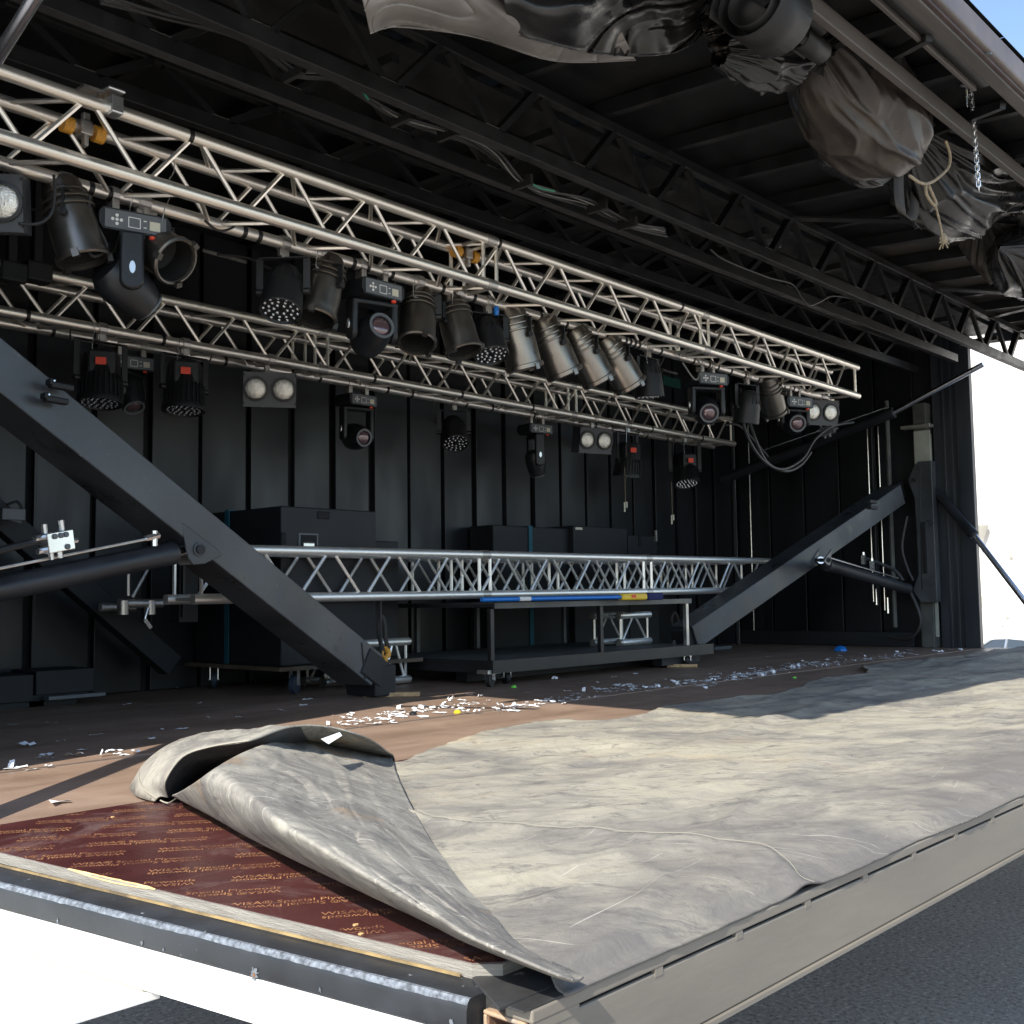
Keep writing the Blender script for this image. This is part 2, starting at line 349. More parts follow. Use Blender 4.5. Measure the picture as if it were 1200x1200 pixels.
def thing(name, loc, label, cat, group=None):
    o = bpy.data.objects.new(name, None); col.objects.link(o); o.location = loc; o.empty_display_size = .1
    PW[o.name] = Matrix.Translation(Vector(loc)); o['label'] = label; o['category'] = cat
    if group: o['group'] = group
    return o
def tag(o, label, cat, group=None):
    o['label'] = label; o['category'] = cat
    if group: o['group'] = group
    return o
def struct(o): o['kind'] = 'structure'; return o
_uc = {}
def rod(name, p0, p1, r, m, parent, n=8):            # rods share one unit cylinder mesh per material
    k = (m, n)
    if k not in _uc: _uc[k] = MB().lathe([(1, 0), (1, 1)], None, n).mesh('rod', MT[m], True, 50)
    p0 = Vector(p0); d = Vector(p1)-p0
    mw = Matrix.Translation(p0) @ d.to_track_quat('Z', 'Y').to_matrix().to_4x4() @ Matrix.Diagonal((r, r, d.length, 1))
    return link(name, _uc[k], parent, True, mw)
_ub = {}
def bar(name, p0, p1, w_, h, m, parent, upv=(0, 0, 1)):
    if m not in _ub: _ub[m] = MB().box((0, -.5, -.5), (1, .5, .5)).mesh('bar', MT[m])
    p0 = Vector(p0); d = Vector(p1)-p0; Ln = d.length; d.normalize()
    sd = d.cross(Vector(upv)).normalized(); u_ = sd.cross(d)
    mw = Matrix(((d.x, sd.x, u_.x, p0.x), (d.y, sd.y, u_.y, p0.y), (d.z, sd.z, u_.z, p0.z), (0, 0, 0, 1))) @ Matrix.Diagonal((Ln, w_, h, 1))
    return link(name, _ub[m], parent, True, mw)
rnd = random.Random(7)

# ================================================================== ground
DK = 1.10                        # top of the stage plywood
ground = MB()
xs = [-400, -60, -20, -6, 0, 4, 8, 12, 16, 22, 30, 60, 120, 500]
ys = [-400, -60, -20, -6, 0, 4, 8, 12, 20, 60, 120, 500]
gz = lambda x: -.12 - (0 if x < 11 else min(1, (x-11)/19)*1.35)
ground.quadgrid([[(x, y, gz(x)) for y in ys] for x in xs])
for i, f in enumerate(ground.f): ground.f[i] = f[::-1]
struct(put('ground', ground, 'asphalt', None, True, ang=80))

# ================================================================== stage deck
deck = thing('stage_deck', (5.5, 3.5, 1.0), 'low stage deck of brown film faced plywood with grey steel front beam', 'stage')
# left edge line of the deck, slightly out of square
LA = at(0, 1000, 2, DK); LB = at(553, 1130, 2, DK)
ld = (LB-LA).normalized()
def left_at(y, off=0): return LA.x + ld.x/ld.y*(y-LA.y) - off
SEAM = 2.82
px0 = left_at(SEAM)
fy = LB.y                        # front edge of the dark red sheet
red = put('plywood_sheet', MB().prism([(left_at(fy), fy), (left_at(fy)+.03, fy-.035), (2.9, fy-.03), (2.9, SEAM-.004), (px0, SEAM-.004)], DK-.021, DK), 'edgeply', deck)
red['label'] = 'dark red film faced plywood sheet with orange print'
film = MB().prism([(left_at(fy)+.004, fy+.002), (left_at(fy)+.034, fy-.029), (2.898, fy-.026), (2.898, SEAM-.006), (px0+.004, SEAM-.006)], DK, DK+.0012)
sub('film_face', film, 'redfilm', red)
# splinters along its edge
for (u0, u1, wd) in ((80, 182, .007),):
    a = at(u0, 1000+.2355*u0, 2, DK); b = at(u1, 1000+.2355*u1, 2, DK); n_ = 22; rows = [[], []]
    for k in range(n_+1):
        t = k/n_; p = a.lerp(b, t); sgn = Vector((ld.y, -ld.x, 0))
        if sgn.x < 0: sgn = -sgn
        wv = wd*(t**.6*(1-t)**.25 if u0 == 80 else math.sin(math.pi*t))*(.45+.8*rnd.random())+.0006
        rows[0].append((p.x-sgn.x*.0015, p.y-sgn.y*.0015, DK+.0005-.006*math.sin(math.pi*t))); rows[1].append((p.x+sgn.x*wv, p.y+sgn.y*wv, DK+.0024))
    sub('splinter', MB().quadgrid(rows), 'splinter', red)
# printed lettering
def text_mesh(body, length):
    c = bpy.data.curves.new('print', 'FONT'); c.body = body; c.size = .03; c.resolution_u = 2
    o = bpy.data.objects.new('print', c); col.objects.link(o)
    me = bpy.data.meshes.new_from_object(o.evaluated_get(bpy.context.evaluated_depsgraph_get()))
    V = [v.co.copy() for v in me.vertices]; F = [tuple(p.vertices) for p in me.polygons]
    bpy.data.objects.remove(o); bpy.data.meshes.remove(me)
    mx = max(v.x for v in V); mn = min(v.x for v in V); h = max(v.y for v in V)
    for v in V: v.x = (v.x-mn)/(mx-mn)*length; v.y = v.y/h*.020
    return V, F
TV, TF = text_mesh('WISA® Special Plywoods', .262)
let = MB(); bd = Vector((.81, -.586, 0)).normalized(); bn = Vector((.586, .81, 0)).normalized()
P1 = Vector((1.272, 1.906, 0))
def inred(p): return p.y < SEAM-.02 and p.y > fy-.02 and p.x > left_at(p.y)+.006 and p.x < 2.6
for i in range(-12, 13):
    for j in range(-8, 9):
        o_ = P1 + bn*(-.1*i) + bd*(.163*(i % 2) + .33*j)
        if not (-.3 < o_.x-1.0 < 1.5): continue
        for flip in (0, 1):
            rr = []
            for v in TV:
                x, y = v.x, v.y
                if flip: x, y = .262-v.x, -.007-v.y
                rr.append(o_+bd*x+bn*y)
            if not any(inred(p) for p in rr): continue
            base = len(let.v); keep = [inred(p) for p in rr]
            let.v += [(p.x, p.y, DK+.0017) for p in rr]
            for f in TF:
                if all(keep[k] for k in f): let.f.append(tuple(base+k for k in (f[::-1] if flip == 2 else f)))
sub('printed_lettering', let, 'letter', red)
# brown sheets
def sheet(x0, x1, y0, y1, slant=False):
    a = left_at(y0) if slant else x0; b = left_at(y1) if slant else x0
    return put('floor_panel', MB().prism([(a, y0+.002), (x1-.002, y0+.002), (x1-.002, y1-.002), (b, y1-.002)], DK-.021, DK+rnd.uniform(-.0008, .0008)), 'deck', deck)
sheet(0, 3.4, SEAM, 3.645, True)
for x in (3.4, 5.9, 8.4): sheet(x, min(x+2.5, 10.6), SEAM, 3.645)
for x in (2.9, 5.4, 7.9): sheet(x, min(x+2.5, 10.6), 1.13, SEAM)
for i, x in enumerate((.55, 3.05, 5.55, 8.05)):
    sheet(x, min(x+2.5, 10.6), 3.672, 4.9); sheet(x, min(x+2.5, 10.6), 4.9, 6.2)
put('hinge_strip', MB().box((.55, 3.647, DK-.02), (10.6, 3.67, DK-.004)), 'edgeply', deck)
put('frame_plate', MB().prism([(left_at(1.06)-.03, 1.055), (10.6, 1.055), (10.6, 6.2), (.55, 6.2), (.55, 3.2), (left_at(3.2)-.03, 3.2)], DK-.05, DK-.0225), 'steeltop', deck)
# front beam with slotted lip
FY = 1.045; FX0 = 1.185
put('front_beam', MB().box((FX0, FY, .937), (10.62, FY+.008, 1.0525)), 'fascia', deck, bevel=.003)
put('beam_lip', MB().box((FX0-.004, FY-.002, 1.058), (10.62, FY+.05, 1.077)), 'fascia', deck, bevel=.003)
put('slot_backing', MB().box((FX0+.002, FY+.0085, 1.04), (10.6, FY+.0115, 1.0575)), 'groove', deck)
x = FX0
k = 0
bridges = [FX0, 1.475] + [1.72+.252*i for i in range(36)]
for x in bridges:
    put('slot_bridge', MB().box((x, FY-.001, 1.0455), (x+(.10 if x == FX0 else .022), FY+.008, 1.0585)), 'fascia', deck)
put('beam_flange', MB().box((FX0, FY-.006, .928), (10.62, FY+.08, .936)), 'fascia', deck)
# open rusty box section at the corner
bx0 = left_at(1.12)-.035
def hollow(m_, y0, y1, z0, z1, x0, x1, t):
    m_.box((x0, y0, z1-t), (x1, y1, z1)); m_.box((x0, y0, z0), (x1, y1, z0+t)); m_.box((x0, y0, z0+t), (x1, y0+t, z1-t)); m_.box((x0, y1-t, z0+t), (x1, y1, z1-t))
C0 = at(560, 1163, 0, 1.17); C1 = at(638, 1183, 0, 1.17)
h_ = MB(); hollow(h_, FY+.012, C0.y, .937, 1.0575, 1.180, 1.7, .006)
put('box_section', h_, 'rustedge', deck, bevel=.002)
h2 = MB(); hollow(h2, FY+.0185, C0.y-.0065, .9435, 1.051, 1.184, 1.69, .002); put('box_section_inside', h2, 'rust', deck)
put('corner_plate', MB().prism([(1.148, FY+.03), (1.5, FY+.03), (1.5, fy+.03), (left_at(fy)-.004, fy-.004)], DK-.0222, DK-.017).prism([(1.165, FY), (1.5, FY), (1.5, FY+.031), (1.165, FY+.031)], DK-.0225, DK-.0195), 'steeltop', deck, bevel=.001)
# side beam, worn outer corner with painted highlight, brass strip, white skirt
E0 = at(0, 1035, 2, 1.078); E1 = at(556, 1173, 2, 1.078)
ed = (E1-E0).normalized()
def edge(y, off): x = E0.x+ed.x/ed.y*(y-E0.y); return x-off
def strip(y0, y1, o0, o1, z0, z1, n=1):
    return MB().prism([(edge(y0, o0), y0), (edge(y0, o1), y0), (edge(y1, o1), y1), (edge(y1, o0), y1)], z0, z1)
ysc, yfc = C0.y+.004, 5.0
sb = MB(); prof = [(-.075, 1.0785), (-.012, 1.0785), (-.004, 1.0765), (.0, 1.071), (.003, 1.062), (.003, 1.031), (-.004, 1.027), (-.075, 1.027)]
rows = []
for i in range(41):
    y = ysc+(yfc-ysc)*i/40
    rows.append([(edge(y, o), y, z+noise.noise(Vector((y*9, z*20, 1)))*.0008) for o, z in prof])
sb.quadgrid(rows, cv=True)
sb.f.append(tuple(range(len(prof))))
put('side_beam', sb, 'steelworn', deck, True, ang=50)
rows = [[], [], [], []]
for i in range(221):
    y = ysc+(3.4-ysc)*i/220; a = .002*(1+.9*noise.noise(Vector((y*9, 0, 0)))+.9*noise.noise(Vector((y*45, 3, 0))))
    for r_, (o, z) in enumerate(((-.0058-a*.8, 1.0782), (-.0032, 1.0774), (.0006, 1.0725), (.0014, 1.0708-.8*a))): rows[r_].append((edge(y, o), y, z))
put('worn_corner_highlight', MB().quadgrid(rows), 'bare_highlight', deck, True)  # pale strip paints the highlight along the worn beam edge
G0 = at(0, 1014, 2, 1.083); G1_ = at(540, 1143, 2, 1.083)
put('brass_strip', MB().beam(G0+(G0-G1_)*.8, G1_, .0042, .004), 'gold', deck)
put('white_skirt', strip(ysc-.0, yfc, .001, -.02, .955, 1.0265), 'white_paint', deck)
# paint chips and a bullet-like dent on the side beam
for (u, v, s) in ((334, 1130, .009), (222, 1094, .003), (82, 1080, .0022), (386, 1156, .0026), (246, 1100, .0022), (533, 1196, .003)):
    p = at(u, v, 1, at(u, v-30, 2, 1.078).y)
    yy = p.y; nrm = Vector((-ed.y, ed.x, 0)); nrm = -nrm if nrm.x > 0 else nrm
    Mx = Matrix(((abs(ed.x)*-1, 0, nrm.x, edge(yy, .0042)), (abs(ed.y), 0, nrm.y, yy), (0, 1, 0, min(1.058, max(1.036, p.z))), (0, 0, 0, 1)))
    n_ = 26; el_ = rnd.uniform(.8, 2.4) if s < .008 else 1.2; poly = [(s*q_*math.cos(a*2*math.pi/n_), s*el_*q_*math.sin(a*2*math.pi/n_)) for a in range(n_) for q_ in (rnd.uniform(.35, 1.3),)]
    put('paint_chip', MB().xprism(poly, Mx, .0012), 'bare_highlight', deck)
    if s > .008: put('dent', MB().xprism([(.35*q[0], .35*q[1]-.002) for q in poly], Mx @ Matrix.Translation((0, 0, .0012)), .001), 'rust', deck)

# white flap / storage lid beside the deck
_q = at(188, 1160, 2, .95); yq = _q.y; xq = _q.x
lid = thing('storage_lid', (.7, yq+.8, .9), 'cream white steel storage lid standing out below the left edge of the deck', 'lid')
put('lid_panel', MB().box((.1, yq+.024, .935), (xq, yq+1.8, .95)), 'cream', lid, bevel=.003)
put('lid_frame', MB().box((.1, yq, .935), (xq, yq+.018, .948)), 'white_paint', lid, bevel=.002)

# ================================================================== floor mat with folded corner
fm = thing('floor_mat', (3.5, 2.0, DK), 'large worn grey rubber mat with its corner folded back over the dark red plywood', 'mat')
def sm(pts, x, k=0):
    a_ = [p[k] for p in pts]; b_ = [p[1-k] for p in pts]
    if x <= a_[0]: return b_[0]
    for i in range(len(pts)-1):
        if x <= a_[i+1]:
            h = a_[i+1]-a_[i]; t = (x-a_[i])/h
            m0 = (b_[min(i+1, len(b_)-1)]-b_[max(i-1, 0)])/max(1e-6, a_[min(i+1, len(a_)-1)]-a_[max(i-1, 0)])*h
            m1 = (b_[min(i+2, len(b_)-1)]-b_[i])/max(1e-6, a_[min(i+2, len(a_)-1)]-a_[i])*h
            return (2*t**3-3*t*t+1)*b_[i]+(t**3-2*t*t+t)*m0+(-2*t**3+3*t*t)*b_[i+1]+(t**3-t*t)*m1
    return b_[-1]
def back_y(x):
    pts = [(1.2, 2.3), (1.7, 2.66), (2.6, 3.0), (3.15, 3.05), (3.37, 2.9), (4.2, 3.04), (4.8, 2.93), (5.7, 3.1), (6.6, 3.17), (7.4, 3.5), (9.0, 3.33), (10.7, 3.38)]
    return sm(pts, x)
def seam_x(y):
    pts = [(0, 2.0), (1.03, 1.985), (1.17, 2.06), (1.37, 2.05), (1.57, 2.0), (1.75, 1.92), (2.03, 1.887), (2.4, 1.95), (3.2, 2.1)]
    return sm(pts, y)+.02*noise.noise(Vector((y*5, 7, 7)))
def matz(x, y, ft):
    n1 = noise.noise(Vector((x*.9, y*2.1, 0))); n2 = noise.noise(Vector((x*2.3+y*1.2, y*5.5, 4)))
    n3 = noise.noise(Vector((x*6, y*10, 9)))
    z = DK+.006+.013*max(0, n1+.15)+.007*abs(n2)+.0022*n3
    # long soft ridges
    for (cx, cy, ln, dr, am, wd) in ((4.3, 2.35, 1.3, .18, .02, .05), (6.3, 2.5, 1.6, -.1, .03, .09), (3.2, 1.7, .7, .5, .012, .05), (7.5, 2.0, 1.5, .2, .028, .08), (2.6, 2.5, .5, .3, .012, .04), (4.9, 1.7, .9, .35, .014, .06), (8.8, 2.9, 1.5, .05, .05, .12)):
        dx, dy = x-cx, y-cy; a = dx*math.cos(dr)+dy*math.sin(dr); b = -dx*math.sin(dr)+dy*math.cos(dr)+.03*math.sin(a*3)
        z += am*math.exp(-(a/ln)**2*2-(b/wd)**2)
    sx = seam_x(y)
    if x < sx: z += .010*math.exp(-max(0, sx-x-.02)/.4)*min(1, (sx-x)/.004) + .010*(.6+.8*noise.noise(Vector((y*4, 1, 8))))*math.exp(-((sx-x-.012)/.016)**2)
    wr_ = noise.noise(Vector((x*1.3+.8*noise.noise(Vector((x*.7, y*1.1, 2))), y*4.2, 11))); z += .015*max(0, 1-abs(wr_)*7)*(.5+.5*noise.noise(Vector((x*.8, y*.8, 20))))
    w2 = noise.noise(Vector((x*3.1-y*2.0, y*7.5+x, 31))); z += .0035*max(0, 1-abs(w2)*6)
    e = max(0, 1-ft*22)                                  # front edge lifts a little in places
    z += e*.006*max(0, noise.noise(Vector((x*3.7, 5, 5)))) - .006*max(0, 1-ft*70)
    k_ = min(1, max(0, (1.17-y)/.09)); k_ = k_*k_*(3-2*k_); z += (-.0165)*k_*(1-.8*max(0, noise.noise(Vector((x*1.3+3, 2, 2)))*2))
    e2 = max(0, 1-(1-ft)*26)
    z += e2*.016*max(0, noise.noise(Vector((x*1.6+.4, 8, 2)))+.25)
    k2 = min(1, max(0, (1.085-y)/.03)); k2 = k2*k2*(3-2*k2); lift = .012*max(0, noise.noise(Vector((x*2.1+1, 4, 4)))-.12)+.012*math.exp(-((x-1.97)/.05)**2)
    z = z*(1-k2)+(1.0835+lift)*k2 
    return max(z, (DK+.0045-.0215*k_) if k2 < .5 else 1.06)
rows = []; NX, NY = 420, 150
foldL = [(1.245, 1.03), (1.285, 1.14), (1.36, 1.32), (1.44, 1.52), (1.54, 1.78), (1.64, 2.1), (1.74, 2.4), (1.9, 2.75)]
def fold_x(y):
    return sm(foldL, y, 1)
for i in range(NX+1):
    s = (i/NX)**1.5; r = []
    for j in range(NY+1):
        t = (j/NY)
        y0 = 1.0395
        x_ = 1.24+s*(10.75-1.24)
        y = y0+.007*noise.noise(Vector((x_*3, 3, 3)))+.004*noise.noise(Vector((x_*21, 3, 3)))+(back_y(x_)-y0+.03*noise.noise(Vector((x_*4, 1, 1)))+.012*noise.noise(Vector((x_*17, 1, 1))))*t
        x = fold_x(y)+s*(10.75-fold_x(y))
        r.append((x, y, matz(x, y, t)))
    rows.append(r)
mm = MB().quadgrid(rows); mm.f = [f[::-1] for f in mm.f]
o = put('mat_sheet', mm, 'mat', fm, True, ang=180); sd_ = o.modifiers.new('solid', 'SOLIDIFY'); sd_.thickness = .005; sd_.offset = -1
# folded corner
Oc = [(202, 932), (250, 957), (300, 985), (400, 1033), (500, 1080), (550, 1105), (640, 1140), (672, 1150)]
Fc = [(459, 886), (466, 910), (482, 945), (507, 988), (545, 1040), (578, 1072), (606, 1105), (668, 1143)]
Hc = [.165, .155, .14, .105, .072, .055, .032, .012]
Bc = [-41, -26, -14, -4, 0, 3, 2, 0]
Gp = [0, .24, .55, .8, .95, 1, .88, .66, .42, .18, 0]
NS, NTT = 150, 100; rows = []; first = []
for i in range(NS+1):
    s = i/NS; O = lerp_list(Oc, s); F = lerp_list(Fc, s); h = lerp_list(Hc, s); bl = lerp_list(Bc, s); r = []
    base = at(O.x+8, O.y-2, 2, DK+.004)
    r.append(base+(base-at(O.x, O.y, 2, DK+.004)).normalized()*(.5*h)+Vector((0, 0, .003))); r.append(base)
    for j in range(NTT+1):
        t = j/NTT; u = O.x+(F.x-O.x)*t; v = O.y+(F.y-O.y)*t+bl*lerp_list(Gp, t)
        pz = min(1, .2+t*3.6) if t < .22 else .99-.95*((t-.22)/.78)**1.25
        if t < .22: pz = .16+.84*math.sin(min(1, t/.22)*math.pi/2)
        pz = max(.06, pz)
        hk = min(1, h*9); cr_ = noise.noise(Vector((s*4+t*1.5, t*5-s, 3))); c2_ = noise.noise(Vector((s*9-t*3, t*8+s*4, 13)))
        wz = hk*(.012*noise.noise(Vector((s*5, t*6, 1)))+.005*max(0, 1-abs(cr_)*4)-.003*max(0, 1-abs(c2_)*5)+.0012*noise.noise(Vector((s*20, t*20, 7))))
        p = at(u, v, 2, DK+.014+h*pz+wz*math.sin(math.pi*min(1, t*1.0)))
        r.append(p)
    rows.append(r)
    if i == 0: first = r[2:]
o = put('folded_flap', MB().quadgrid(rows), 'flap', fm, True, ang=180); sd_ = o.modifiers.new('solid', 'SOLIDIFY'); sd_.thickness = .004; sd_.offset = 0
# hood: the layer that curls up at the back end of the fold
Ic = [(196, 934, .01), (194, 915, .06), (214, 887, .12), (247, 875, .15), (292, 868, .165), (340, 852, .18), (385, 852, .165), (430, 865, .12), (459, 885, .03)]
Jc = [(184, 936, .006), (165, 920, .03), (166, 899, .055), (198, 873, .08), (240, 861, .095), (285, 866, .095), (330, 864, .10), (400, 868, .08), (462, 888, .01)]
rows = []; rowsK = []
for i in range(121):
    s = i/120; a = lerp_list(Ic, s); b = lerp_list(Jc, s); r = []; k_ = []
    pa = at(a.x, a.y, 2, DK+a.z+.01); pb = at(b.x, b.y, 2, DK+b.z+.008)
    for j in range(25):
        t = j/24; p = pa.lerp(pb, t); p.z += .012*math.sin(math.pi*t)*math.sin(math.pi*min(1, s*1.1)) + (.011*noise.noise(p*13)+.006*max(0, 1-abs(noise.noise(p*9+Vector((3, 3, 3))))*7))*math.sin(math.pi*t); r.append(p)
    q = pb+(pb-pa)*.25; q.z = DK+.006; r.append(q)
    rows.append(r)
    fe = first[min(len(first)-1, int(s*(len(first)-1)))]
    for j in range(11):
        t = j/10; g_ = min(1, max(0, (s-.52)/.12)); fe_ = Vector(fe); dd_ = fe_-CAM; low = CAM+dd_*((DK+.013-CAM.z)/dd_.z); p = pa.lerp(low.lerp(fe_, g_), t)
        p.z -= (p.z-DK)*.5*math.sin(math.pi*t)*(1-.8*g_); p.z = max(p.z, DK+.012); k_.append(p)
    rowsK.append(k_)
o = put('curled_edge', MB().quadgrid(rows), 'flap', fm, True, ang=180); sd_ = o.modifiers.new('solid', 'SOLIDIFY'); sd_.thickness = .005; sd_.offset = 0
put('inner_fold', MB().quadgrid(rowsK[:80]), 'matinner_shade', fm, True, ang=180); put('inner_fold', MB().quadgrid(rowsK[79:]), 'flap', fm, True, ang=180)  # one sheet: shaded part painted dark, lit part in the paler flap colour
# pale frayed edges on the fold
MT['fray'] = mat('frayed_edge', (.3, .275, .22), .9)
def img_line(pts, nm, r=.0022):
    return put(nm, MB().tube([at(u, v, 2, DK+z) for u, v, z in pts], r, 5, 5), 'fray', fm, True)
img_line([(a[0], a[1], a[2]+.013) for a in Ic[:5]], 'frayed_edge'); img_line([(a[0], a[1], a[2]+.011) for a in Jc[:6]], 'frayed_edge')
img_line([(188, 938, .01), (197, 941, .012), (206, 936, .014)], 'frayed_edge')
_f = [Vector(p) for p in first]
pr = []
for i in range(0, 31):
    yy = 1.03+(2.03-1.03)*i/30; xx = seam_x(yy); pr.append((xx-.003, yy, matz(xx-.012, yy, .5)+.0005))
put('frayed_edge', MB().tube(pr, .0006, 5, 3), 'fray', fm, True)

# ================================================================== rear wall, end walls
rw = thing('rear_wall', (5.5, 6.2, DK), 'black rear wall of narrow upright painted panels', 'wall')
put('wall_backing', MB().box((.5, 6.2, DK-.05), (10.6, 6.24, 4.05)), 'groove', rw)
x = .98; k = 0
WX = 2.8
while WX > .9: WX -= .357
x = WX
while x < 10.3:
    wd_ = .357; g = .024 if rnd.random() < .6 else .045
    y = 6.15+rnd.uniform(-.004, .004)
    put('wall_panel', MB().box((x+.012, y, DK+.004), (min(x+wd_-g, 10.36), 6.199, 4.0)), 'wall', rw, bevel=.004)
    if k % 3 == 0: put('wall_rib', MB().box((x-.004, 6.135, DK+.004), (x+.006, 6.17, 4.0)), 'wall', rw)
    x += wd_; k += 1
ew = thing('right_end_wall', (10.4, 5, DK), 'dusty blue black end wall of the stage at the right with corner post and pale strip', 'wall')
put('wall_backing', MB().box((10.455, 3.7, DK-.03), (10.5, 6.195, 4.04)), 'groove', ew)
put('corner_post', MB().box((10.38, 3.66, DK+.002), (10.452, 3.80, 4.03)), 'endwall', ew, bevel=.004)
put('outer_panel', MB().box((10.40, 3.80, DK+.002), (10.45, 4.02, 4.03)), 'endwall', ew)
put('pressed_rib', MB().box((10.388, 3.84, DK+.002), (10.40, 3.87, 4.03)), 'endwall', ew, bevel=.003)
put('pressed_rib', MB().box((10.388, 3.91, DK+.002), (10.40, 3.93, 4.03)), 'endwall', ew, bevel=.003)
put('column', MB().box((10.30, 4.05, DK+.002), (10.45, 4.17, 3.4)), 'greygreen', ew, bevel=.004)
ps = MB().box((10.33, 4.022, DK+.1), (10.352, 4.047, 3.1)); put('pale_edge_strip', ps, 'pale', ew)
pa = at(1071, 490, 0, 10.3); pb = at(1090, 700, 0, 10.3)
put('pale_panel', MB().box((10.27, at(1090, 540, 0, 10.27).y, 2.62), (10.298, at(1072, 540, 0, 10.27).y, 3.13)), 'pale', ew)
put('panel_shelf', MB().box((10.2, at(1092, 485, 0, 10.27).y, 3.155), (10.298, at(1058, 487, 0, 10.27).y, 3.185)), 'alu_dull', ew, bevel=.003)
for i, y in enumerate([4.2+.39*i for i in range(5)]):
    put('wall_panel', MB().box((10.4+rnd.uniform(0, .006), y+.01, DK+.002), (10.45, y+.38, 4.03)), 'wall', ew, bevel=.004)
put('toe_rail', MB().box((10.3, 4.25, DK+.002), (10.39, 6.1, DK+.14)), 'blackrough', ew, bevel=.004)
lw = thing('left_end_wall', (1.0, 5, DK), 'black end wall at the left end of the stage beyond the lifting arm', 'wall')
put('wall_skin', MB().prism([(.92, 3.62), (1.0, 3.62), (1.0, 6.14), (.92, 6.14)], DK-.05, 4.09), 'wall', lw)
put('corner_post', MB().box((.90, 3.56, DK+.001), (1.02, 3.62, 4.09)), 'wall', lw)

# vertical pipes and rods in the far rear corner
def pipe(pts, r, m, label, cat='pipe', group=None, name='upright_pipe', n=10):
    p0 = at(*pts[0]); p1 = at(*pts[1])
    o = put(name, MB().cyl(p0, p1, r, n=n), m, None, True); tag(o, label, cat, group); return o
YR = 5.95
for (u0, v0, u1, v1, r, m, lb) in (
    (858, 515, 862, 660, .02, 'blackrough', 'black upright pipe behind the right end of the raised rear truss'),
    (860, 525, 866, 655, .007, 'chrome', 'thin bright rod running down below the rear truss end, left of the pair'),
    (877, 515, 884, 655, .007, 'chrome', 'thin bright rod running down below the rear truss end, right of the pair'),
    (885, 500, 890, 660, .018, 'blackrough', 'black upright tube right beside the thin bright rods')):
    p0 = at(u0, v0, 1, YR); p1 = at(u1, v1, 1, YR); q = p0+(p1-p0)*((DK-p0.z)/(p1.z-p0.z)); q = Vector((p0.x, p0.y, DK+.003)); p0.z = max(p0.z, 3.6)
    tag(put('upright_rod', MB().cyl(q, p0, r, n=8), m, None, True), lb, 'rod', 'upright rods in the rear corner')
XR = 10.22
for (u0, v0, v1, r, m, lb) in (
    (1014, 500, 705, .007, 'chrome', 'thin bright rod by the end wall, nearest the rear corner'),
    (1027, 500, 715, .007, 'chrome', 'thin bright rod by the end wall, second from the rear corner'),
    (1019, 500, 710, .012, 'blackrough', 'dull black rod between two thin bright rods by the end wall'),
    (1038, 470, 735, .022, 'greygreen', 'thick dusty grey pipe standing by the end wall')):
    p0 = at(u0, v0, 0, XR); p1 = at(u0+12, v1, 0, XR); y_ = (p0.y+p1.y)/2
    tag(put('upright_rod', MB().cyl((XR, y_, p1.z), (XR, y_, p0.z), r, n=8), m, None, True), lb, 'rod', 'upright rods by the end wall')
    if r < .01: tag(put('rod_end_fitting', MB().cyl((XR, y_-.03, p1.z-.03), (XR, y_-.03, p1.z+.12), .014, .01, 8), 'chrome', None, True), 'zinc end fitting at the foot of '+lb.split(' by ')[0].replace('thin bright', 'the')+(' nearest the rear corner' if 'nearest' in lb else ' second from the corner'), 'fitting')

# ================================================================== roof
rf = thing('trailer_roof', (5.8, 5, 3.95), 'black sheet roof over the rear half of the stage', 'roof')
for i in range(8):
    x0 = 1.0+i*1.18; put('roof_sheet', MB().box((x0+.002, 3.66, 4.05), (x0+1.178, 6.24, 4.075)), 'roof', rf)
for i in range(16):
    x0 = 1.2+i*.6; put('purlin', MB().box((x0, 3.66, 3.98), (x0+.05, 6.19, 4.049)), 'girder', rf)
wr = thing('wing_roof', (5.8, 2.6, 3.9), 'raised black roof wing over the front of the stage with long edge rails', 'roof')
WX0, WX1 = 1.32, 10.75
def wz(y): return 4.10-(3.66-y)*.055
for i in range(16):
    x0 = WX0+i*.59; M_ = MB()
    M_.quadgrid([[(x0+.002, 1.5, wz(1.5)), (x0+.588, 1.5, wz(1.5))], [(x0+.002, 3.655, wz(3.655)), (x0+.588, 3.655, wz(3.655))]]); 
    M_.quadgrid([[(x0+.002, 3.655, wz(3.655)+.03), (x0+.588, 3.655, wz(3.655)+.03)], [(x0+.002, 1.5, wz(1.5)+.03), (x0+.588, 1.5, wz(1.5)+.03)]])
    put('roof_sheet', M_, 'roofdust_lit' if x0 > 6.8 else 'roof', wr)  # right-end sheets painted paler so they look lit
    put('purlin', MB().beam((x0, 1.62, wz(1.62)-.045), (x0, 3.6, wz(3.6)-.045), .045, .075), 'girder', wr)
put('end_rim', MB().beam((WX0, 1.45, wz(1.5)-.06), (WX0, 3.62, wz(3.6)-.06), .05, .14), 'girder', wr)
put('end_rim', MB().beam((WX1, 1.45, wz(1.5)-.06), (WX1, 3.62, wz(3.6)-.06), .05, .14), 'girder', wr)
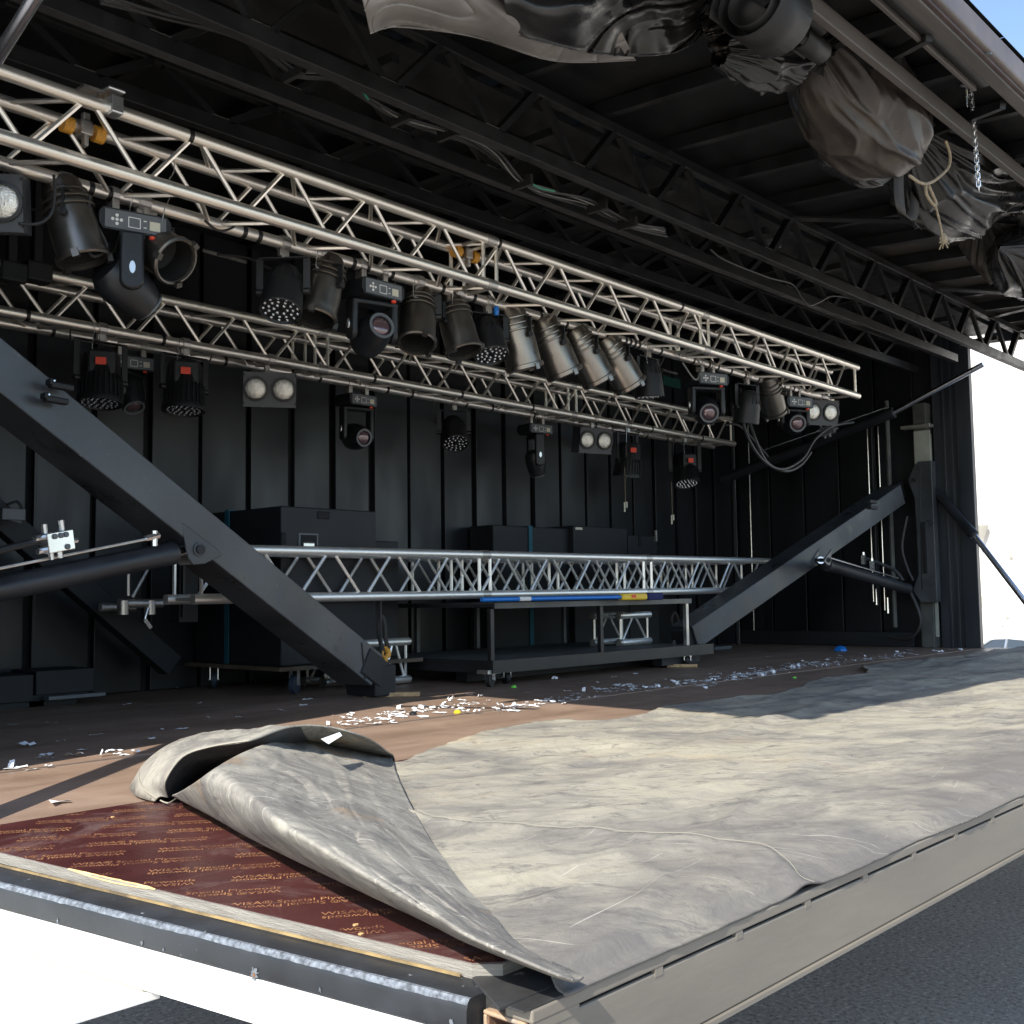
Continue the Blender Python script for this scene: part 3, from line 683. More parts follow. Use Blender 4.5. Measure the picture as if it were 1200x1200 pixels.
# long rails at the outer edge (each traced at its own height)
def lrail(name, ua, va, z, w_, h, m, x0=WX0, x1=WX1, bev=.004):
    y = at(ua, va, 2, z).y
    return put(name, MB().beam((x0, y, z), (x1, y, z), w_, h), m, wr, bevel=bev), y
lrail('inner_rail', 1100, 127, 3.80, .035, .07, 'beige')
lrail('thin_rail', 1085, 52, 3.84, .02, .03, 'beige', WX0, at(1137, 105, 2, 3.84).x)
y_ = at(1100, 40, 2, 3.88).y
put('roller_tube', MB().cyl((WX0, y_, 3.88), (at(1150, 92, 2, 3.88).x, y_, 3.88), .045, n=16), 'girder', wr, True)
lrail('outer_beam', 1150, 75, 3.86, .06, .05, 'beige')
MT['rustrail'] = mat('rust_brown_rail', (.055, .035, .033), .5, 0, var=.3, vscale=6)
lrail('rust_brown_rail', 1150, 60, 3.87, .03, .05, 'rustrail')
y_ = at(1165, 72, 2, 3.90).y
MT['faciapaint'] = mat('pinkish_grey_fascia', (.13, .108, .098), .5, 0, var=.3, vscale=2)
put('outer_fascia', MB().box((WX0, y_-.05, 3.86), (WX1, y_+.01, 3.965)), 'faciapaint', wr, bevel=.01)
put('rail_bolt', MB().cyl((at(1160, 62, 2, 3.86).x, y_-.03, 3.85), (at(1160, 62, 2, 3.86).x, y_-.03, 3.862), .018, n=10), 'greygreen', wr)
for i in range(12):
    x0 = WX0+.4+i*.85; put('outrigger', MB().beam((x0, 1.6, 3.83), (x0+.25, 2.0, 3.9), .03, .04), 'girder', wr)

# lattice girders along the stage
def girder(name_label, y, z0, z1, xa, xb, pitch, ph, cw=.05, ch=.07):
    t = thing('lattice_girder', ((xa+xb)/2, y, z0), name_label, 'girder', 'black lattice girders under the roof')
    put('chord', MB().beam((xa, y, z0), (xb, y, z0), cw, ch), 'girder', t, bevel=.003)
    put('chord', MB().beam((xa, y, z1), (xb, y, z1), cw, .05), 'girder', t, bevel=.003)
    x = xa+ph
    while x < xb-pitch*.5:
        bar('brace', (x-.03, y, z0+.03), (x-pitch/2+.03, y, z1-.02), .03, .03, 'girder', t, (0, 1, 0))
        bar('brace', (x+.03, y, z0+.03), (x+pitch/2-.03, y, z1-.02), .03, .05, 'girder', t, (0, 1, 0))
        bar('gusset', (x-.06, y-.002, z0+.037), (x+.06, y-.002, z0+.037), .034, .006, 'alu_dull', t)
        x += pitch
    return t
girder('nearest black lattice girder under the wing roof, ending against the sky', 3.2, 3.64, 3.945, 1.5, 10.7, .6, .15)
girder('black lattice girder along the roof hinge, second from the front', 3.62, 3.70, 3.93, 1.2, 9.95, .6, .3)
girder('black lattice girder just behind the front lighting truss', 4.12, 3.72, 3.92, 1.2, 10.3, .62, .24)
# flat channel between the first two girders
ch = thing('cable_channel', (5, 3.4, 3.75), 'shallow black steel channel between the two front roof girders', 'channel')
put('channel_floor', MB().box((1.4, 3.30, 3.93), (10.2, 3.56, 3.942)), 'girder', ch)
for i in range(9): put('cross_bar', MB().box((1.9+i, 3.24, 3.80), (1.94+i, 3.58, 3.84)), 'girder', ch)
# cross beams below purlins at the right
xb_ = thing('cross_brace', (9.2, 2.8, 3.8), 'black flat bars crossing under the roof wing at the right end', 'brace')
for (a, b) in (((8.3, 3.2, 3.93), (9.4, 2.1, 3.84)), ((9.6, 3.2, 3.93), (8.9, 2.1, 3.84)), ((10.3, 3.15, 3.93), (9.6, 2.2, 3.84)), ((6.1, 3.2, 3.93), (6.9, 2.1, 3.84))):
    put('flat_bar', MB().beam(a, b, .07, .012), 'girder', xb_)

# ================================================================== box trusses
def box_truss(label, P0, P1, size, pitch, m='alu', r=.0272, rb=.0100, ph=0, seg=None, group=None, zdown=None, cat='truss'):
    P0 = Vector(P0); P1 = Vector(P1); d = (P1-P0); Ln = d.length; d.normalize()
    ny = Vector((-d.y, d.x, 0)).normalized(); nzv = Vector((0, 0, -1))
    t = thing('box_truss', P0, label, cat, group)
    C = [P0, P0+ny*size, P0+nzv*size, P0+ny*size+nzv*size]          # front top, rear top, front bottom, rear bottom
    for c in C:
        rod('chord', c-d*.02, c+d*(Ln+.02), r, m, t, 16)
    faces = ((0, 1, 0), (0, 2, .5), (1, 3, .5), (2, 3, 0))
    n = int((Ln-ph)/pitch)
    for (a, b, off) in faces:
        for k in range(-1, n+1):
            s0 = ph+k*pitch+off*0; s1 = s0+pitch/2; s2 = s0+pitch
            for (sa, sb_, A, B) in ((s0, s1, C[b], C[a]), (s1, s2, C[a], C[b])):
                if sa < .0 or sb_ > Ln: continue
                e = pitch*.035
                rod('brace', A+d*(sa+e), B+d*(sb_-e), rb, m, t, 6)
    ends = [0.03, Ln-.03]
    if seg:
        for s in seg: ends += [s-.05, s+.05]
    for s in ends:
        for a, b in ((0, 1), (1, 3), (3, 2), (2, 0)): rod('end_strut', C[a]+d*s, C[b]+d*s, rb*1.1, m, t, 6)
    if seg:
        for s in seg:
            for c in C: rod('coupler', c+d*(s-.035), c+d*(s+.035), r*1.12, 'alu_dull', t, 12)
    t['_n'] = 0
    del t['_n']
    return t, C, d, Ln
zt = 3.52
FA = Vector((1.35, 3.9, 3.545)); FB_ = at(1003, 430, 1, 3.94); FB_.z = 3.475
fa0 = at(0, 83, 1, 3.88)
FA = fa0-(FB_-fa0).normalized()*.45
ft, FC, fd, fl = box_truss('front lighting truss of bright box section tubes hung with lamps', FA, FB_, .237, .462, ph=.45+.10, seg=[.45+2.55, .45+4.65], group='aluminium box trusses', m='alubounce')
ra0 = at(0, 310, 1, 5.5); RB_ = at(858, 492, 1, 5.5)
RA = ra0-(RB_-ra0).normalized()*.4
rt, RC, rd, rl = box_truss('rear lighting truss parallel behind the front one, slightly lower', RA, RB_, .232, .455, ph=.2, seg=[.4+2.0, .4+4.5], group='aluminium box trusses', m='alubounce')
t0 = at(230, 646, 1, 4.92); t0.z = 1.902
t1 = at(900, 657.5, 1, 4.92)
box_truss('long bright box truss lying along the front of the riser', t0, t1, .254, .475, ph=.14, seg=[2.1, 3.9], r=.0265, group='aluminium box trusses')
t0b = t0+Vector((1.98, .33, .0)); t1b = t1+Vector((-.3, .33, 0))
box_truss('second box truss lying close behind the long bright one on the riser', t0b, t1b, .254, .475, ph=.28, seg=[1.2, 3.0], r=.0265, group='aluminium box trusses')

# tape bands and ties round the lower rear chord of the front truss
tc_ = thing('cable_ties', FC[3], 'black tape bands tied along the lower rear chord of the front truss', 'tape bands')
for s in [.9, .98, 1.62, 1.7, 2.25, 2.34, 2.5, 2.86, 2.94, 3.1, 3.4, 3.47, 3.66, 3.9, 4.1, 4.3, 4.5, 4.55, 4.6, 4.65, 4.9, 5.1, 5.3, 5.5, 5.62, 5.8, 6.0, 6.2, 6.35, 6.45, 6.6, 6.75]:
    if s < fl: rod('tape_band', FC[3]+fd*s, FC[3]+fd*(s+.022), .029, 'tape', tc_, 12)
for s in [1.2, 3.05, 4.8]:
    rod('tape_band', FC[0]+fd*s, FC[0]+fd*(s+.02), .029, 'tape', tc_, 12)
tr_ = thing('cable_ties', RC[3], 'black tape bands tied along the lower chords of the rear truss', 'tape bands')
for i in range(26):
    s = .5+i*.26+rnd.uniform(-.06, .06); rod('tape_band', RC[3 if i % 3 else 2]+rd*s, RC[3 if i % 3 else 2]+rd*(s+.02), .029, 'tape', tr_, 12)

# clamps with amber sleeves seen inside the front truss
def sleeve_clamp(u, v, y, label):
    p = at(u, v, 1, y); t = thing('truss_clamp', p, label, 'clamp')
    for s in (-.065, .065): rod('amber_sleeve', p+fd*(s-.02), p+fd*(s+.02), .034, 'orange', t, 14)
    put('clamp_jaw', MB().cbox(p, (.05, .075, .06)).cbox(p+Vector((0, -.02, -.05)), (.02, .03, .05)).cbox(p+Vector((.01, .0, .045)), (.03, .03, .05)), 'alu_dull', t, bevel=.006)
    return t
sleeve_clamp(97, 152, 4.1, 'steel clamp with two amber sleeves on the rear top chord at the left')
sleeve_clamp(545, 298, 4.1, 'steel clamp with amber sleeves where the truss sections join mid way')
p = at(133, 125, 1, 3.86)
hc = thing('half_coupler', p, 'bright half coupler gripping the front top chord near its left end', 'clamp')
put('jaw', MB().cbox(p, (.05, .07, .07)).cbox(p+Vector((0, .02, .06)), (.07, .1, .015)), 'chrome', hc, bevel=.006)
put('plate', MB().cbox(p+Vector((-.04, .08, .07)), (.11, .06, .012)), 'alu_dull', hc)
# hanging chain hoists' drop bars behind at the left
for u, lb in ((13, 'left black square drop bar between the two trusses at the far left'), (43, 'right black square drop bar clamped to the rear truss top')):
    p = at(u, 320, 1, 5.5); t = thing('drop_bar', p, lb, 'bar')
    put('bar', MB().box((p.x-.022, p.y-.02, p.z), (p.x+.022, p.y+.02, 4.04)), 'blackrough', t, bevel=.003)
    put('clamp', MB().cbox(p, (.13, .1, .1)), 'blackrough', t, bevel=.01)

# ================================================================== stage lights
def aimM(p, a):
    return Matrix.Translation(p) @ (-Vector(a)).to_track_quat('Z', 'Y').to_matrix().to_4x4()   # local -Z looks along a
CACHE = {}
def cached(key, fn, m, smooth=True):
    if key not in CACHE: CACHE[key] = fn().mesh(key, MT[m], smooth, 40)
    return CACHE[key]
def cp(name, key, fn, m, parent, mw, smooth=True):
    o_ = link(name, cached(key, fn, m, smooth), parent, True, mw)
    if name in ('led_lenses', 'cooling_fins', 'heat_sink', 'buttons_and_display', 'screw'): o_['kind'] = 'stuff'
    return o_
def yoke(t, p, top, a, wdt, m='fixture'):
    ax = Vector((0, 0, 1)).cross(Vector(a)); ax = Vector((1, 0, 0)) if ax.length < .15 else ax.normalized()
    hz = min(top.z-.06, max(p.z+.1, top.z-.07)); c = Vector((p.x, p.y, hz))
    a0 = p+ax*wdt; a1 = p-ax*wdt
    M_ = MB().beam(a0, c+ax*wdt, .006, .032, ax).beam(a1, c-ax*wdt, .006, .032, ax).beam(c+ax*(wdt+.003), c-ax*(wdt+.003), .032, .006)
    put('yoke', M_, m, t)
    for q in (a0, a1): rod('pivot_knob', q-ax*.014*(1 if q == a1 else -1)*-1, q+ax*.014*(1 if q == a0 else -1), .016, 'tape', t, 8)
    cl = MB().cbox((c+Vector((0, 0, (top.z-hz)/2))), (.03, .03, max(.02, top.z-hz))).cyl(top-Vector((.022, 0, 0)), top+Vector((.022, 0, 0)), .036, n=12).cbox(top+Vector((0, .0, -.045)), (.05, .02, .03))
    put('hook_clamp', cl, 'alu_dull', t)
def power_cable(t, p, top, k):
    r_ = random.Random(k); dx = r_.uniform(.08, .2)*r_.choice((-1, 1)); C_ = [p+Vector((0, .05, .1)), p+Vector((dx*.5, .1, .02+r_.uniform(-.03, .06))), Vector((top.x+dx, top.y+.06, (p.z+top.z)/2-.02)), Vector((top.x+dx*1.25, top.y+.03, top.z-.05)), Vector((top.x+dx*1.3, top.y, top.z+.03))]
    put('power_cable', MB().tube(C_, .0048, 6, 5), 'cable', t, True)
    if k % 3 == 0: put('safety_wire', MB().tube([p+Vector((-.02, -.04, .1)), Vector((top.x-.07, top.y-.04, (p.z+top.z)/2)), Vector((top.x-.05, top.y-.035, top.z+.02))], .002, 5, 5), 'chrome', t, True)
def par_can(p, top, a, label, m='can', s=1.0):
    t = thing('par_can', top, label, 'par can', 'par cans on the front truss'); L = .15*s; r = .086*s
    mw = aimM(p, a)
    cp('can_body', 'par_body%g%s' % (s, m), lambda: MB().lathe([(.03*s, L), (.062*s, L*.98), (.07*s, L*.82), (.072*s, L*.62), (r*.93, L*.5), (r*.94, L*.2), (r, -L*.2), (r*.99, -L*.98), (r*.93, -L*.98), (r*.9, -L*.2), (.02, -L*.1)], None, 24, True), m, t, mw)
    for z, rr in ((.62, .082), (.42, .091), (.24, .092)): cp('can_ring', 'par_ring%g%g' % (s, z), lambda z=z, rr=rr: MB().lathe([(rr*s*.96, L*z+.006), (rr*s, L*z+.003), (rr*s, L*z-.003), (rr*s*.96, L*z-.006)], None, 24, False), m, t, mw)
    cp('front_ring', 'par_front%g' % s, lambda: MB().lathe([(r*.98, -L*.86), (r*1.09, -L*.88), (r*1.1, -L*1.0), (r*1.02, -L*1.04), (r*.96, -L*1.03), (r*.96, -L*.9)], None, 24, False), m, t, mw)
    for q_ in range(3): cp('gel_clip', 'par_clip%g' % s, lambda: MB().cbox((r*1.06, 0, -L*1.02), (.022, .026, .032)), m, t, mw @ Matrix.Rotation(R_(120*q_), 4, 'Z'))
    cp('lamp_inside', 'par_in%g' % s, lambda: MB().lathe([(r*.91, -L*.9), (r*.88, -L*.3), (.03, -L*.12)], None, 20, False), 'inner', t, mw)
    yoke(t, p, top, a, r*1.12); power_cable(t, p, top, int(p.x*97)); return t
def led_par(p, top, a, label):
    t = thing('led_par', top, label, 'LED lamp', 'LED par lamps'); mw = aimM(p, a)
    cp('shell', 'led_body', lambda: MB().lathe([(.03, .13), (.055, .125), (.075, .09), (.088, .03), (.095, -.05), (.098, -.11), (.094, -.115), (.088, -.1), (.02, -.1)], None, 24), 'fixture', t, mw)
    def dots():
        M_ = MB()
        for n_, rr in ((6, .03), (11, .055), (13, .079)):
            for k in range(n_):
                a_ = 2*math.pi*k/n_+rr*9; c = Matrix.Translation((rr*math.cos(a_), rr*math.sin(a_), -.101)); M_.lathe([(.0085, 0), (.007, -.006), (.003, -.009)], c, 7)
        return M_
    cp('led_lenses', 'led_dots', dots, 'ledlens', t, mw)
    def fins():
        M_ = MB()
        for k in range(16):
            a_ = 2*math.pi*k/16; M_.beam((.06*math.cos(a_), .06*math.sin(a_), .11), (.088*math.cos(a_), .088*math.sin(a_), .035), .004, .012, (math.cos(a_), math.sin(a_), 0))
        return M_
    cp('cooling_fins', 'led_fins', fins, 'fixture', t, mw, False)
    yoke(t, p, top, a, .11); power_cable(t, p, top, int(p.x*97)); return t
def flood_par(p, top, a, label):
    t = thing('flood_par', top, label, 'LED flood', 'finned LED floods with red tags'); mw = aimM(p, a)
    cp('housing', 'fl_body', lambda: MB().lathe([(.03, .16), (.08, .155), (.095, .13), (.1, .0), (.108, -.01), (.112, -.1), (.118, -.11), (.118, -.13), (.108, -.13), (.105, -.12), (.02, -.12)], None, 28), 'fixture', t, mw)
    def fins():
        M_ = MB()
        for k in range(28):
            a_ = 2*math.pi*k/28; M_.beam((.108*math.cos(a_), .108*math.sin(a_), -.1), (.1*math.cos(a_), .1*math.sin(a_), .02), .004, .024, (math.cos(a_), math.sin(a_), 0))
        return M_
    cp('heat_sink', 'fl_fins', fins, 'fixture', t, mw, False)
    def dots():
        M_ = MB()
        for n_, rr in ((6, .03), (12, .06), (18, .088)):
            for k in range(n_):
                a_ = 2*math.pi*k/n_; c = Matrix.Translation((rr*math.cos(a_), rr*math.sin(a_), -.121)); M_.lathe([(.008, 0), (.006, -.006), (.003, -.009)], c, 6)
        return M_
    cp('led_lenses', 'fl_dots', dots, 'ledlens', t, mw)
    # tag on the shell, facing the camera side
    q = p+Vector((-.05, -.095, .085)); Mx = Matrix.Translation(q) @ Matrix.Rotation(R_(-25), 4, 'Z')
    put('red_tag', MB().box((-.026, -.003, -.019), (.026, .003, .019), Mx), 'red', t)
    put('back_box', MB().box((-.07, -.085, .02), (.07, .06, .15), Matrix.Translation(p) @ Matrix.Rotation(R_(-25), 4, 'Z')), 'fixture', t, bevel=.012)
    yoke(t, p, top, a, .135); power_cable(t, p, top, int(p.x*97)); return t
def moving_head(p, top, yaw, a, label, s=1.0, lens='pinklens', panel_yaw=0):
    """p = centre of the head; base hangs from the truss above"""
    t = thing('moving_head', top, label, 'moving light', 'moving head lights'); by = top.z-.075-.06*s
    B = Matrix.Translation((top.x, top.y, by)) @ Matrix.Rotation(R_(panel_yaw), 4, 'Z')
    def base():
        return MB().xprism([(-.15, -.05), (.15, -.05), (.17, -.02), (.17, .03), (.15, .055), (-.15, .055), (-.17, .03), (-.17, -.02)], Matrix.Rotation(R_(90), 4, 'X'), .22)
    cp('base', 'mh_base', base, 'plastic', t, B @ Matrix.Scale(s, 4), False)
    F = B @ Matrix.Scale(s, 4) @ Matrix.Translation((0, -.111, 0))
    cp('control_panel', 'mh_panel', lambda: MB().box((-.145, -.004, -.042), (.145, .0, .046)), 'panelgrey' if s < .95 else 'plastic', t, F, False)
    def btn():
        M_ = MB()
        for dx, dz in ((-.09, 0), (-.07, 0), (-.11, 0), (-.09, .02), (-.09, -.02)): M_.cyl((dx, -.004, dz), (dx, -.008, dz), .008, n=8)
        for (a0, b0) in (((-.035, .022), (.02, .022)), ((-.035, -.026), (.02, -.026))): M_.box((a0[0], -.006, a0[1]-.002), (b0[0], -.0045, b0[1]+.002))
        for xx in (-.035, .02): M_.box((xx-.002, -.006, -.026), (xx+.002, -.0045, .022))
        M_.box((.036, -.006, .012), (.05, -.0045, .017)); M_.box((.036, -.006, -.02), (.05, -.0045, -.015)); return M_
    cp('buttons_and_display', 'mh_btn', btn, 'white', t, F, False)
    cp('sticker', 'mh_stick', lambda: MB().box((.065, -.007, -.026), (.115, -.0045, .018)), 'sticker', t, F, False)
    cp('red_button', 'mh_red', lambda: MB().lathe([(.016, 0), (.016, -.012), (.008, -.016)], Matrix.Translation((.08, .0, -.055)), 10), 'red', t, F)
    # yoke arms turned by yaw
    Y = Matrix.Translation((top.x, top.y, by-.055*s)) @ Matrix.Rotation(R_(yaw), 4, 'Z')
    drop = (by-.055*s)-p.z
    arms = MB(); wdt = .135*s
    for sx in (-1, 1):
        Mx = Y @ Matrix.Translation((sx*wdt, 0, 0)) @ Matrix.Rotation(R_(90), 4, 'Y') @ Matrix.Rotation(R_(90), 4, 'Z')
        k_ = 14; poly = [(-.055*s, -.0), (.055*s, .0)]
        poly = [(-.055*s, .0)]+[(-.055*s*math.cos(math.pi*q/k_), -drop-.045*s*math.sin(math.pi*q/k_)) for q in range(k_+1)]+[(.055*s, .0)]
        arms.xprism(poly[1:] + [poly[0]] if False else poly, Y @ Matrix.Translation((sx*wdt, 0, 0)) @ Matrix(((0, 0, 1, 0), (1, 0, 0, 0), (0, 1, 0, 0), (0, 0, 0, 1))), .045*s)
    arms.box((-wdt-.02*s, -.06*s, -.035*s), (wdt+.02*s, .06*s, .0), Y)
    put('yoke_arms', arms, 'plastic', t, True, bevel=.01, ang=30)
    bd_ = MB()
    for sx in (-1, 1): bd_.lathe([(.022*s, 0), (.02*s, .004)], Y @ Matrix.Translation((sx*(wdt+.0225*s), 0, -drop*.75)) @ Matrix.Rotation(R_(90*sx), 4, 'Y') @ Matrix.Diagonal((1.5, .7, 1, 1)), 14)
    put('badge', bd_, 'chrome', t)
    H = aimM(Vector(p), a) @ Matrix.Scale(s, 4)
    cp('head', 'mh_head', lambda: MB().lathe([(.03, .15), (.085, .14), (.108, .1), (.112, .03), (.1, -.06), (.082, -.12), (.078, -.135), (.066, -.135), (.062, -.12), (.02, -.115)], Matrix.Diagonal((1, 1.12, 1, 1)), 28), 'plastic', t, H)
    cp('lens', 'mh_lens'+lens, lambda: MB().lathe([(.064, -.118), (.058, -.128), (.04, -.138), (.015, -.143)], None, 24), lens, t, H)
    cp('lens_ring', 'mh_ring', lambda: MB().lathe([(.064, -.132), (.082, -.132), (.082, -.142), (.066, -.142), (.064, -.132)], None, 24, False), 'panelgrey', t, H)
    for dx in (-.07, .07): put('hook_clamp', MB().cbox((top.x+dx, top.y, top.z-.045), (.03, .05, .06)).cyl((top.x+dx-.015, top.y, top.z), (top.x+dx+.015, top.y, top.z), .035, n=12), 'alu_dull', t)
    return t
def blinder(p, top, yaw, tilt, label):
    t = thing('blinder_lamp', top, label, 'blinder', 'two lamp blinders')
    B = Matrix.Translation(p) @ Matrix.Rotation(R_(yaw), 4, 'Z') @ Matrix.Rotation(R_(tilt), 4, 'X')
    cp('housing', 'bl_box', lambda: MB().box((-.155, -.02, -.108), (.155, .1, .1)), 'greybeam', t, B, False)
    for sx in (-1, 1):
        Q = B @ Matrix.Translation((sx*.082, -.0201, 0)) @ Matrix.Rotation(R_(90), 4, 'X')
        cp('lamp_ring', 'bl_ring', lambda: MB().lathe([(.062, .0), (.075, .0), (.075, .012), (.062, .014), (.06, .002)], None, 26, False), 'plastic', t, Q)
        cp('lamp', 'bl_lamp', lambda: MB().lathe([(.062, .001), (.05, .008), (.03, .013), (.01, .015)], None, 24), 'lamp', t, Q)
    cp('screw', 'bl_screw', lambda: MB().cyl((-.152, -.0205, .085), (-.152, -.0225, .085), .006, n=8).cyl((.152, -.0205, .085), (.152, -.0225, .085), .006, n=8).cyl((-.152, -.0205, -.085), (-.152, -.0225, -.085), .006, n=8).cyl((.152, -.0205, -.085), (.152, -.0225, -.085), .006, n=8), 'inner', t, B)
    c = MB().cbox(((p.x+top.x)/2, (p.y+top.y)/2+.03, (p.z+.1+top.z)/2), (.03, .02, max(.03, top.z-p.z-.1))).cyl(top-Vector((.02, 0, 0)), top+Vector((.02, 0, 0)), .036, n=12)
    put('hook_clamp', c, 'alu_dull', t); return t
def chord_pt(C, d, Ln, i, x):                       # point on chord i at world x
    s = (x-C[i].x)/d.x; return C[i]+d*max(0, min(Ln, s))
def mount(u, v, front=True, i=3, dx=0):
    C, d, Ln = (FC, fd, fl) if front else (RC, rd, rl)
    y = C[i].y; p = at(u, v, 1, y)
    for _ in range(3): y = chord_pt(C, d, Ln, i, p.x).y; p = at(u, v, 1, y)
    return p, chord_pt(C, d, Ln, i, p.x+dx)
# --- par cans, front truss
for (u, v, a, m, dx, lb) in (
    (84, 258, cdir(.3, .95, -.05), 'candark', -.03, 'dark par can at the far left, hanging between blinder and moving light'),
    (178, 288, cdir(.75, .5, -.45), 'candark', -.05, 'dark par can half hidden behind the leftmost moving light'),
    (378, 338, cdir(-.15, .93, -.35), 'candark', 0, 'dull par can hanging just right of the first dotted LED lamp'),
    (490, 372, cdir(.0, .88, -.47), 'candark', 0, 'par can pointing straight down with its dark mouth open to view'),
    (535, 380, cdir(.28, .93, -.25), 'candark', 0, 'par can tilted right, between the open mouthed one and a dotted LED lamp'),
    (606, 396, cdir(.24, .95, .1), 'can', 0, 'first par can to the right of the LED lamp with the blue fitting'),
    (648, 406, cdir(.4, .9, .15), 'can', -.02, 'second in the row of four shiny steel par cans'),
    (687, 416, cdir(.48, .86, .2), 'can', -.03, 'third in the row of four shiny steel par cans'),
    (723, 424, cdir(.52, .83, .25), 'can', -.04, 'last and rightmost in the row of four shiny steel par cans'),
    (903, 462, cdir(.3, .75, .5), 'candark', -.02, 'dark par can hidden between the two right hand moving lights')):
    p, top = mount(u, v, True, 3, dx); par_can(p, top, a, lb, m, 1.2 if m == 'can' else 1.1)
# --- LED pars
for (u, v, a, fr, lb) in (
    (332, 342, cdir(-.02, .88, -.47), True, 'dotted LED lamp leftmost on the front truss'),
    (572, 397, cdir(.18, .9, -.4), True, 'dotted LED lamp with a blue fitting in the middle of the par cans'),
    (760, 446, cdir(.05, .97, -.05), True, 'dotted LED lamp right after the row of shiny par cans'),
    (532, 507, cdir(.15, .8, -.6), False, 'dotted LED lamp hanging alone from the middle of the rear truss'),
    (876, 478, cdir(-.1, .95, .1), True, 'dotted LED lamp near the right end of the front truss')):
    p, top = mount(u, v, fr, 3); led_par(p, top, a, lb)
p, top = mount(566, 366, True, 3); tag(put('blue_fitting', MB().lathe([(.012, -.025), (.016, 0), (.012, .025)], Matrix.Translation(p+Vector((0, -.1, -.01))), 10), 'blue', None, True), 'small bright blue fitting above the middle dotted LED lamp', 'fitting')
# --- finned floods on the rear truss
for (u, v, a, lb) in (
    (118, 446, cdir(.03, .97, -.2), 'finned LED flood with red tag, leftmost, just above the big lifting arm'),
    (216, 456, cdir(.02, .97, -.2), 'finned LED flood with red tag beside the left blinder'),
    (736, 541, cdir(-.1, .95, .0), 'finned LED flood with red tag right of the rear blinder'),
    (803, 552, cdir(.05, .9, -.35), 'finned LED flood with red tag at the right end of the rear truss')):
    p, top = mount(u, v, False, 2); flood_par(p, top, a, lb)
# --- moving heads
p, top = mount(150, 337, True, 3, 0); moving_head(p, top, 68, cdir(.5, .55, .6), 'moving light leftmost and largest, with white control buttons', .84, panel_yaw=-12)
p, top = mount(436, 392, True, 3, .0); moving_head(p, top, -15, cdir(.5, -.25, -.75), 'moving light tilted up beside the open mouthed par can', .8, panel_yaw=0)
p, top = mount(828, 482, True, 3, 0); moving_head(p, top, -35, cdir(.0, .2, -.95), 'moving light facing out, left of two near the right end', .8, panel_yaw=-20)
p, top = mount(930, 495, True, 3, 0); moving_head(p, top, -35, cdir(.05, .15, -.95), 'moving light facing out, rightmost, beside the small blinder', .8, panel_yaw=-20)
p, top = mount(418, 512, False, 3, 0); moving_head(p, top, -15, cdir(.55, .1, -.7), 'moving light on the rear truss above the subwoofer', .72, panel_yaw=0)
p, top = mount(628, 543, False, 3, 0); moving_head(p, top, 60, cdir(.1, .9, .2), 'moving light on the rear truss with its head pointing down', .72, panel_yaw=-10)
p, top = mount(152, 462, False, 3, 0); moving_head(p, top, 30, cdir(.3, .6, -.3), 'moving light in the dark behind the leftmost finned flood', .72, panel_yaw=-10)
# --- blinders
p, top = mount(-24, 236, True, 3); blinder(p, top, -38, 12, 'two lamp blinder cut by the left edge of the photo')
p, top = mount(316, 456, False, 2); blinder(p, top, -33, 12, 'two lamp blinder beside the finned flood on the rear truss')
p, top = mount(697, 516, False, 2); blinder(p, top, -20, 10, 'two lamp blinder near the right end of the rear truss')
p, top = mount(962, 483, True, 3); blinder(p, top, -30, 10, 'two lamp blinder at the right end of the front truss')

# cables draped between the lamps
def cable(pts, y, r, m, label, cat='cable', name='cable', grp=None):
    return tag(put(name, MB().tube([at(q[0], q[1], 1, q[2] if len(q) > 2 else y) for q in pts], r, 6, 6), m, None, True), label, cat, grp)
cable([(63, 205), (64, 225), (60, 250), (45, 262), (22, 262)], 4.0, .006, 'cable', 'black cable looping from the front truss to the left blinder')
cable([(105, 230), (103, 250), (100, 275), (108, 300), (125, 290), (112, 262)], 4.05, .007, 'cable', 'black cable hanging down beside the leftmost moving light')
cable([(203, 182), (204, 200), (196, 215), (200, 228), (193, 245), (190, 260)], 4.0, .0025, 'chrome', 'thin steel safety wire hanging inside the front truss')
cable([(145, 228), (152, 222), (160, 233), (148, 232)], 4.1, .003, 'cable', 'small black cable loop on the lower chord above the moving light')
cable([(240, 258), (255, 270), (270, 268), (275, 262), (262, 258)], 4.08, .006, 'cable', 'black cable coil under the lower chord near the first dotted lamp')
cable([(255, 298), (290, 302), (325, 318), (365, 325), (400, 345), (450, 350), (500, 362), (560, 385)], 4.35, .007, 'cable', 'long black cable sagging behind the par cans')
cable([(800, 425), (815, 445), (822, 430), (815, 420)], 4.05, .006, 'cablegrey', 'grey cable loop above the right hand moving lights')
cable([(868, 455), (872, 500), (890, 535), (915, 550), (940, 538), (955, 515), (975, 500), (1000, 495)], 4.3, .012, 'cable', 'thick black cable drooping from the front truss end towards the strut')
cable([(875, 470), (880, 500), (897, 540), (920, 552), (938, 545), (950, 530)], 4.35, .014, 'cable', 'second black cable drooping beside the thick one at the truss end')
cable([(850, 498), (868, 500), (900, 535)], 4.35, .009, 'cable', 'black cable joining the droop from the left near the truss end')
cable([(1030, 640), (1058, 600), (1064, 560)], 5.0, .012, 'cable', 'black hose rising beside the right lifting arm')
rb_ = at(1058, 690, 0, 10.15)
tag(put('hydraulic_hose', MB().tube([at(u, v, 0, 10.12) for u, v in ((1065, 690), (1075, 712), (1079, 730), (1070, 745), (1055, 748), (1040, 745))], .018, 8, 6), 'cable', None, True), 'thick black hydraulic hose looping down by the end wall', 'hose')
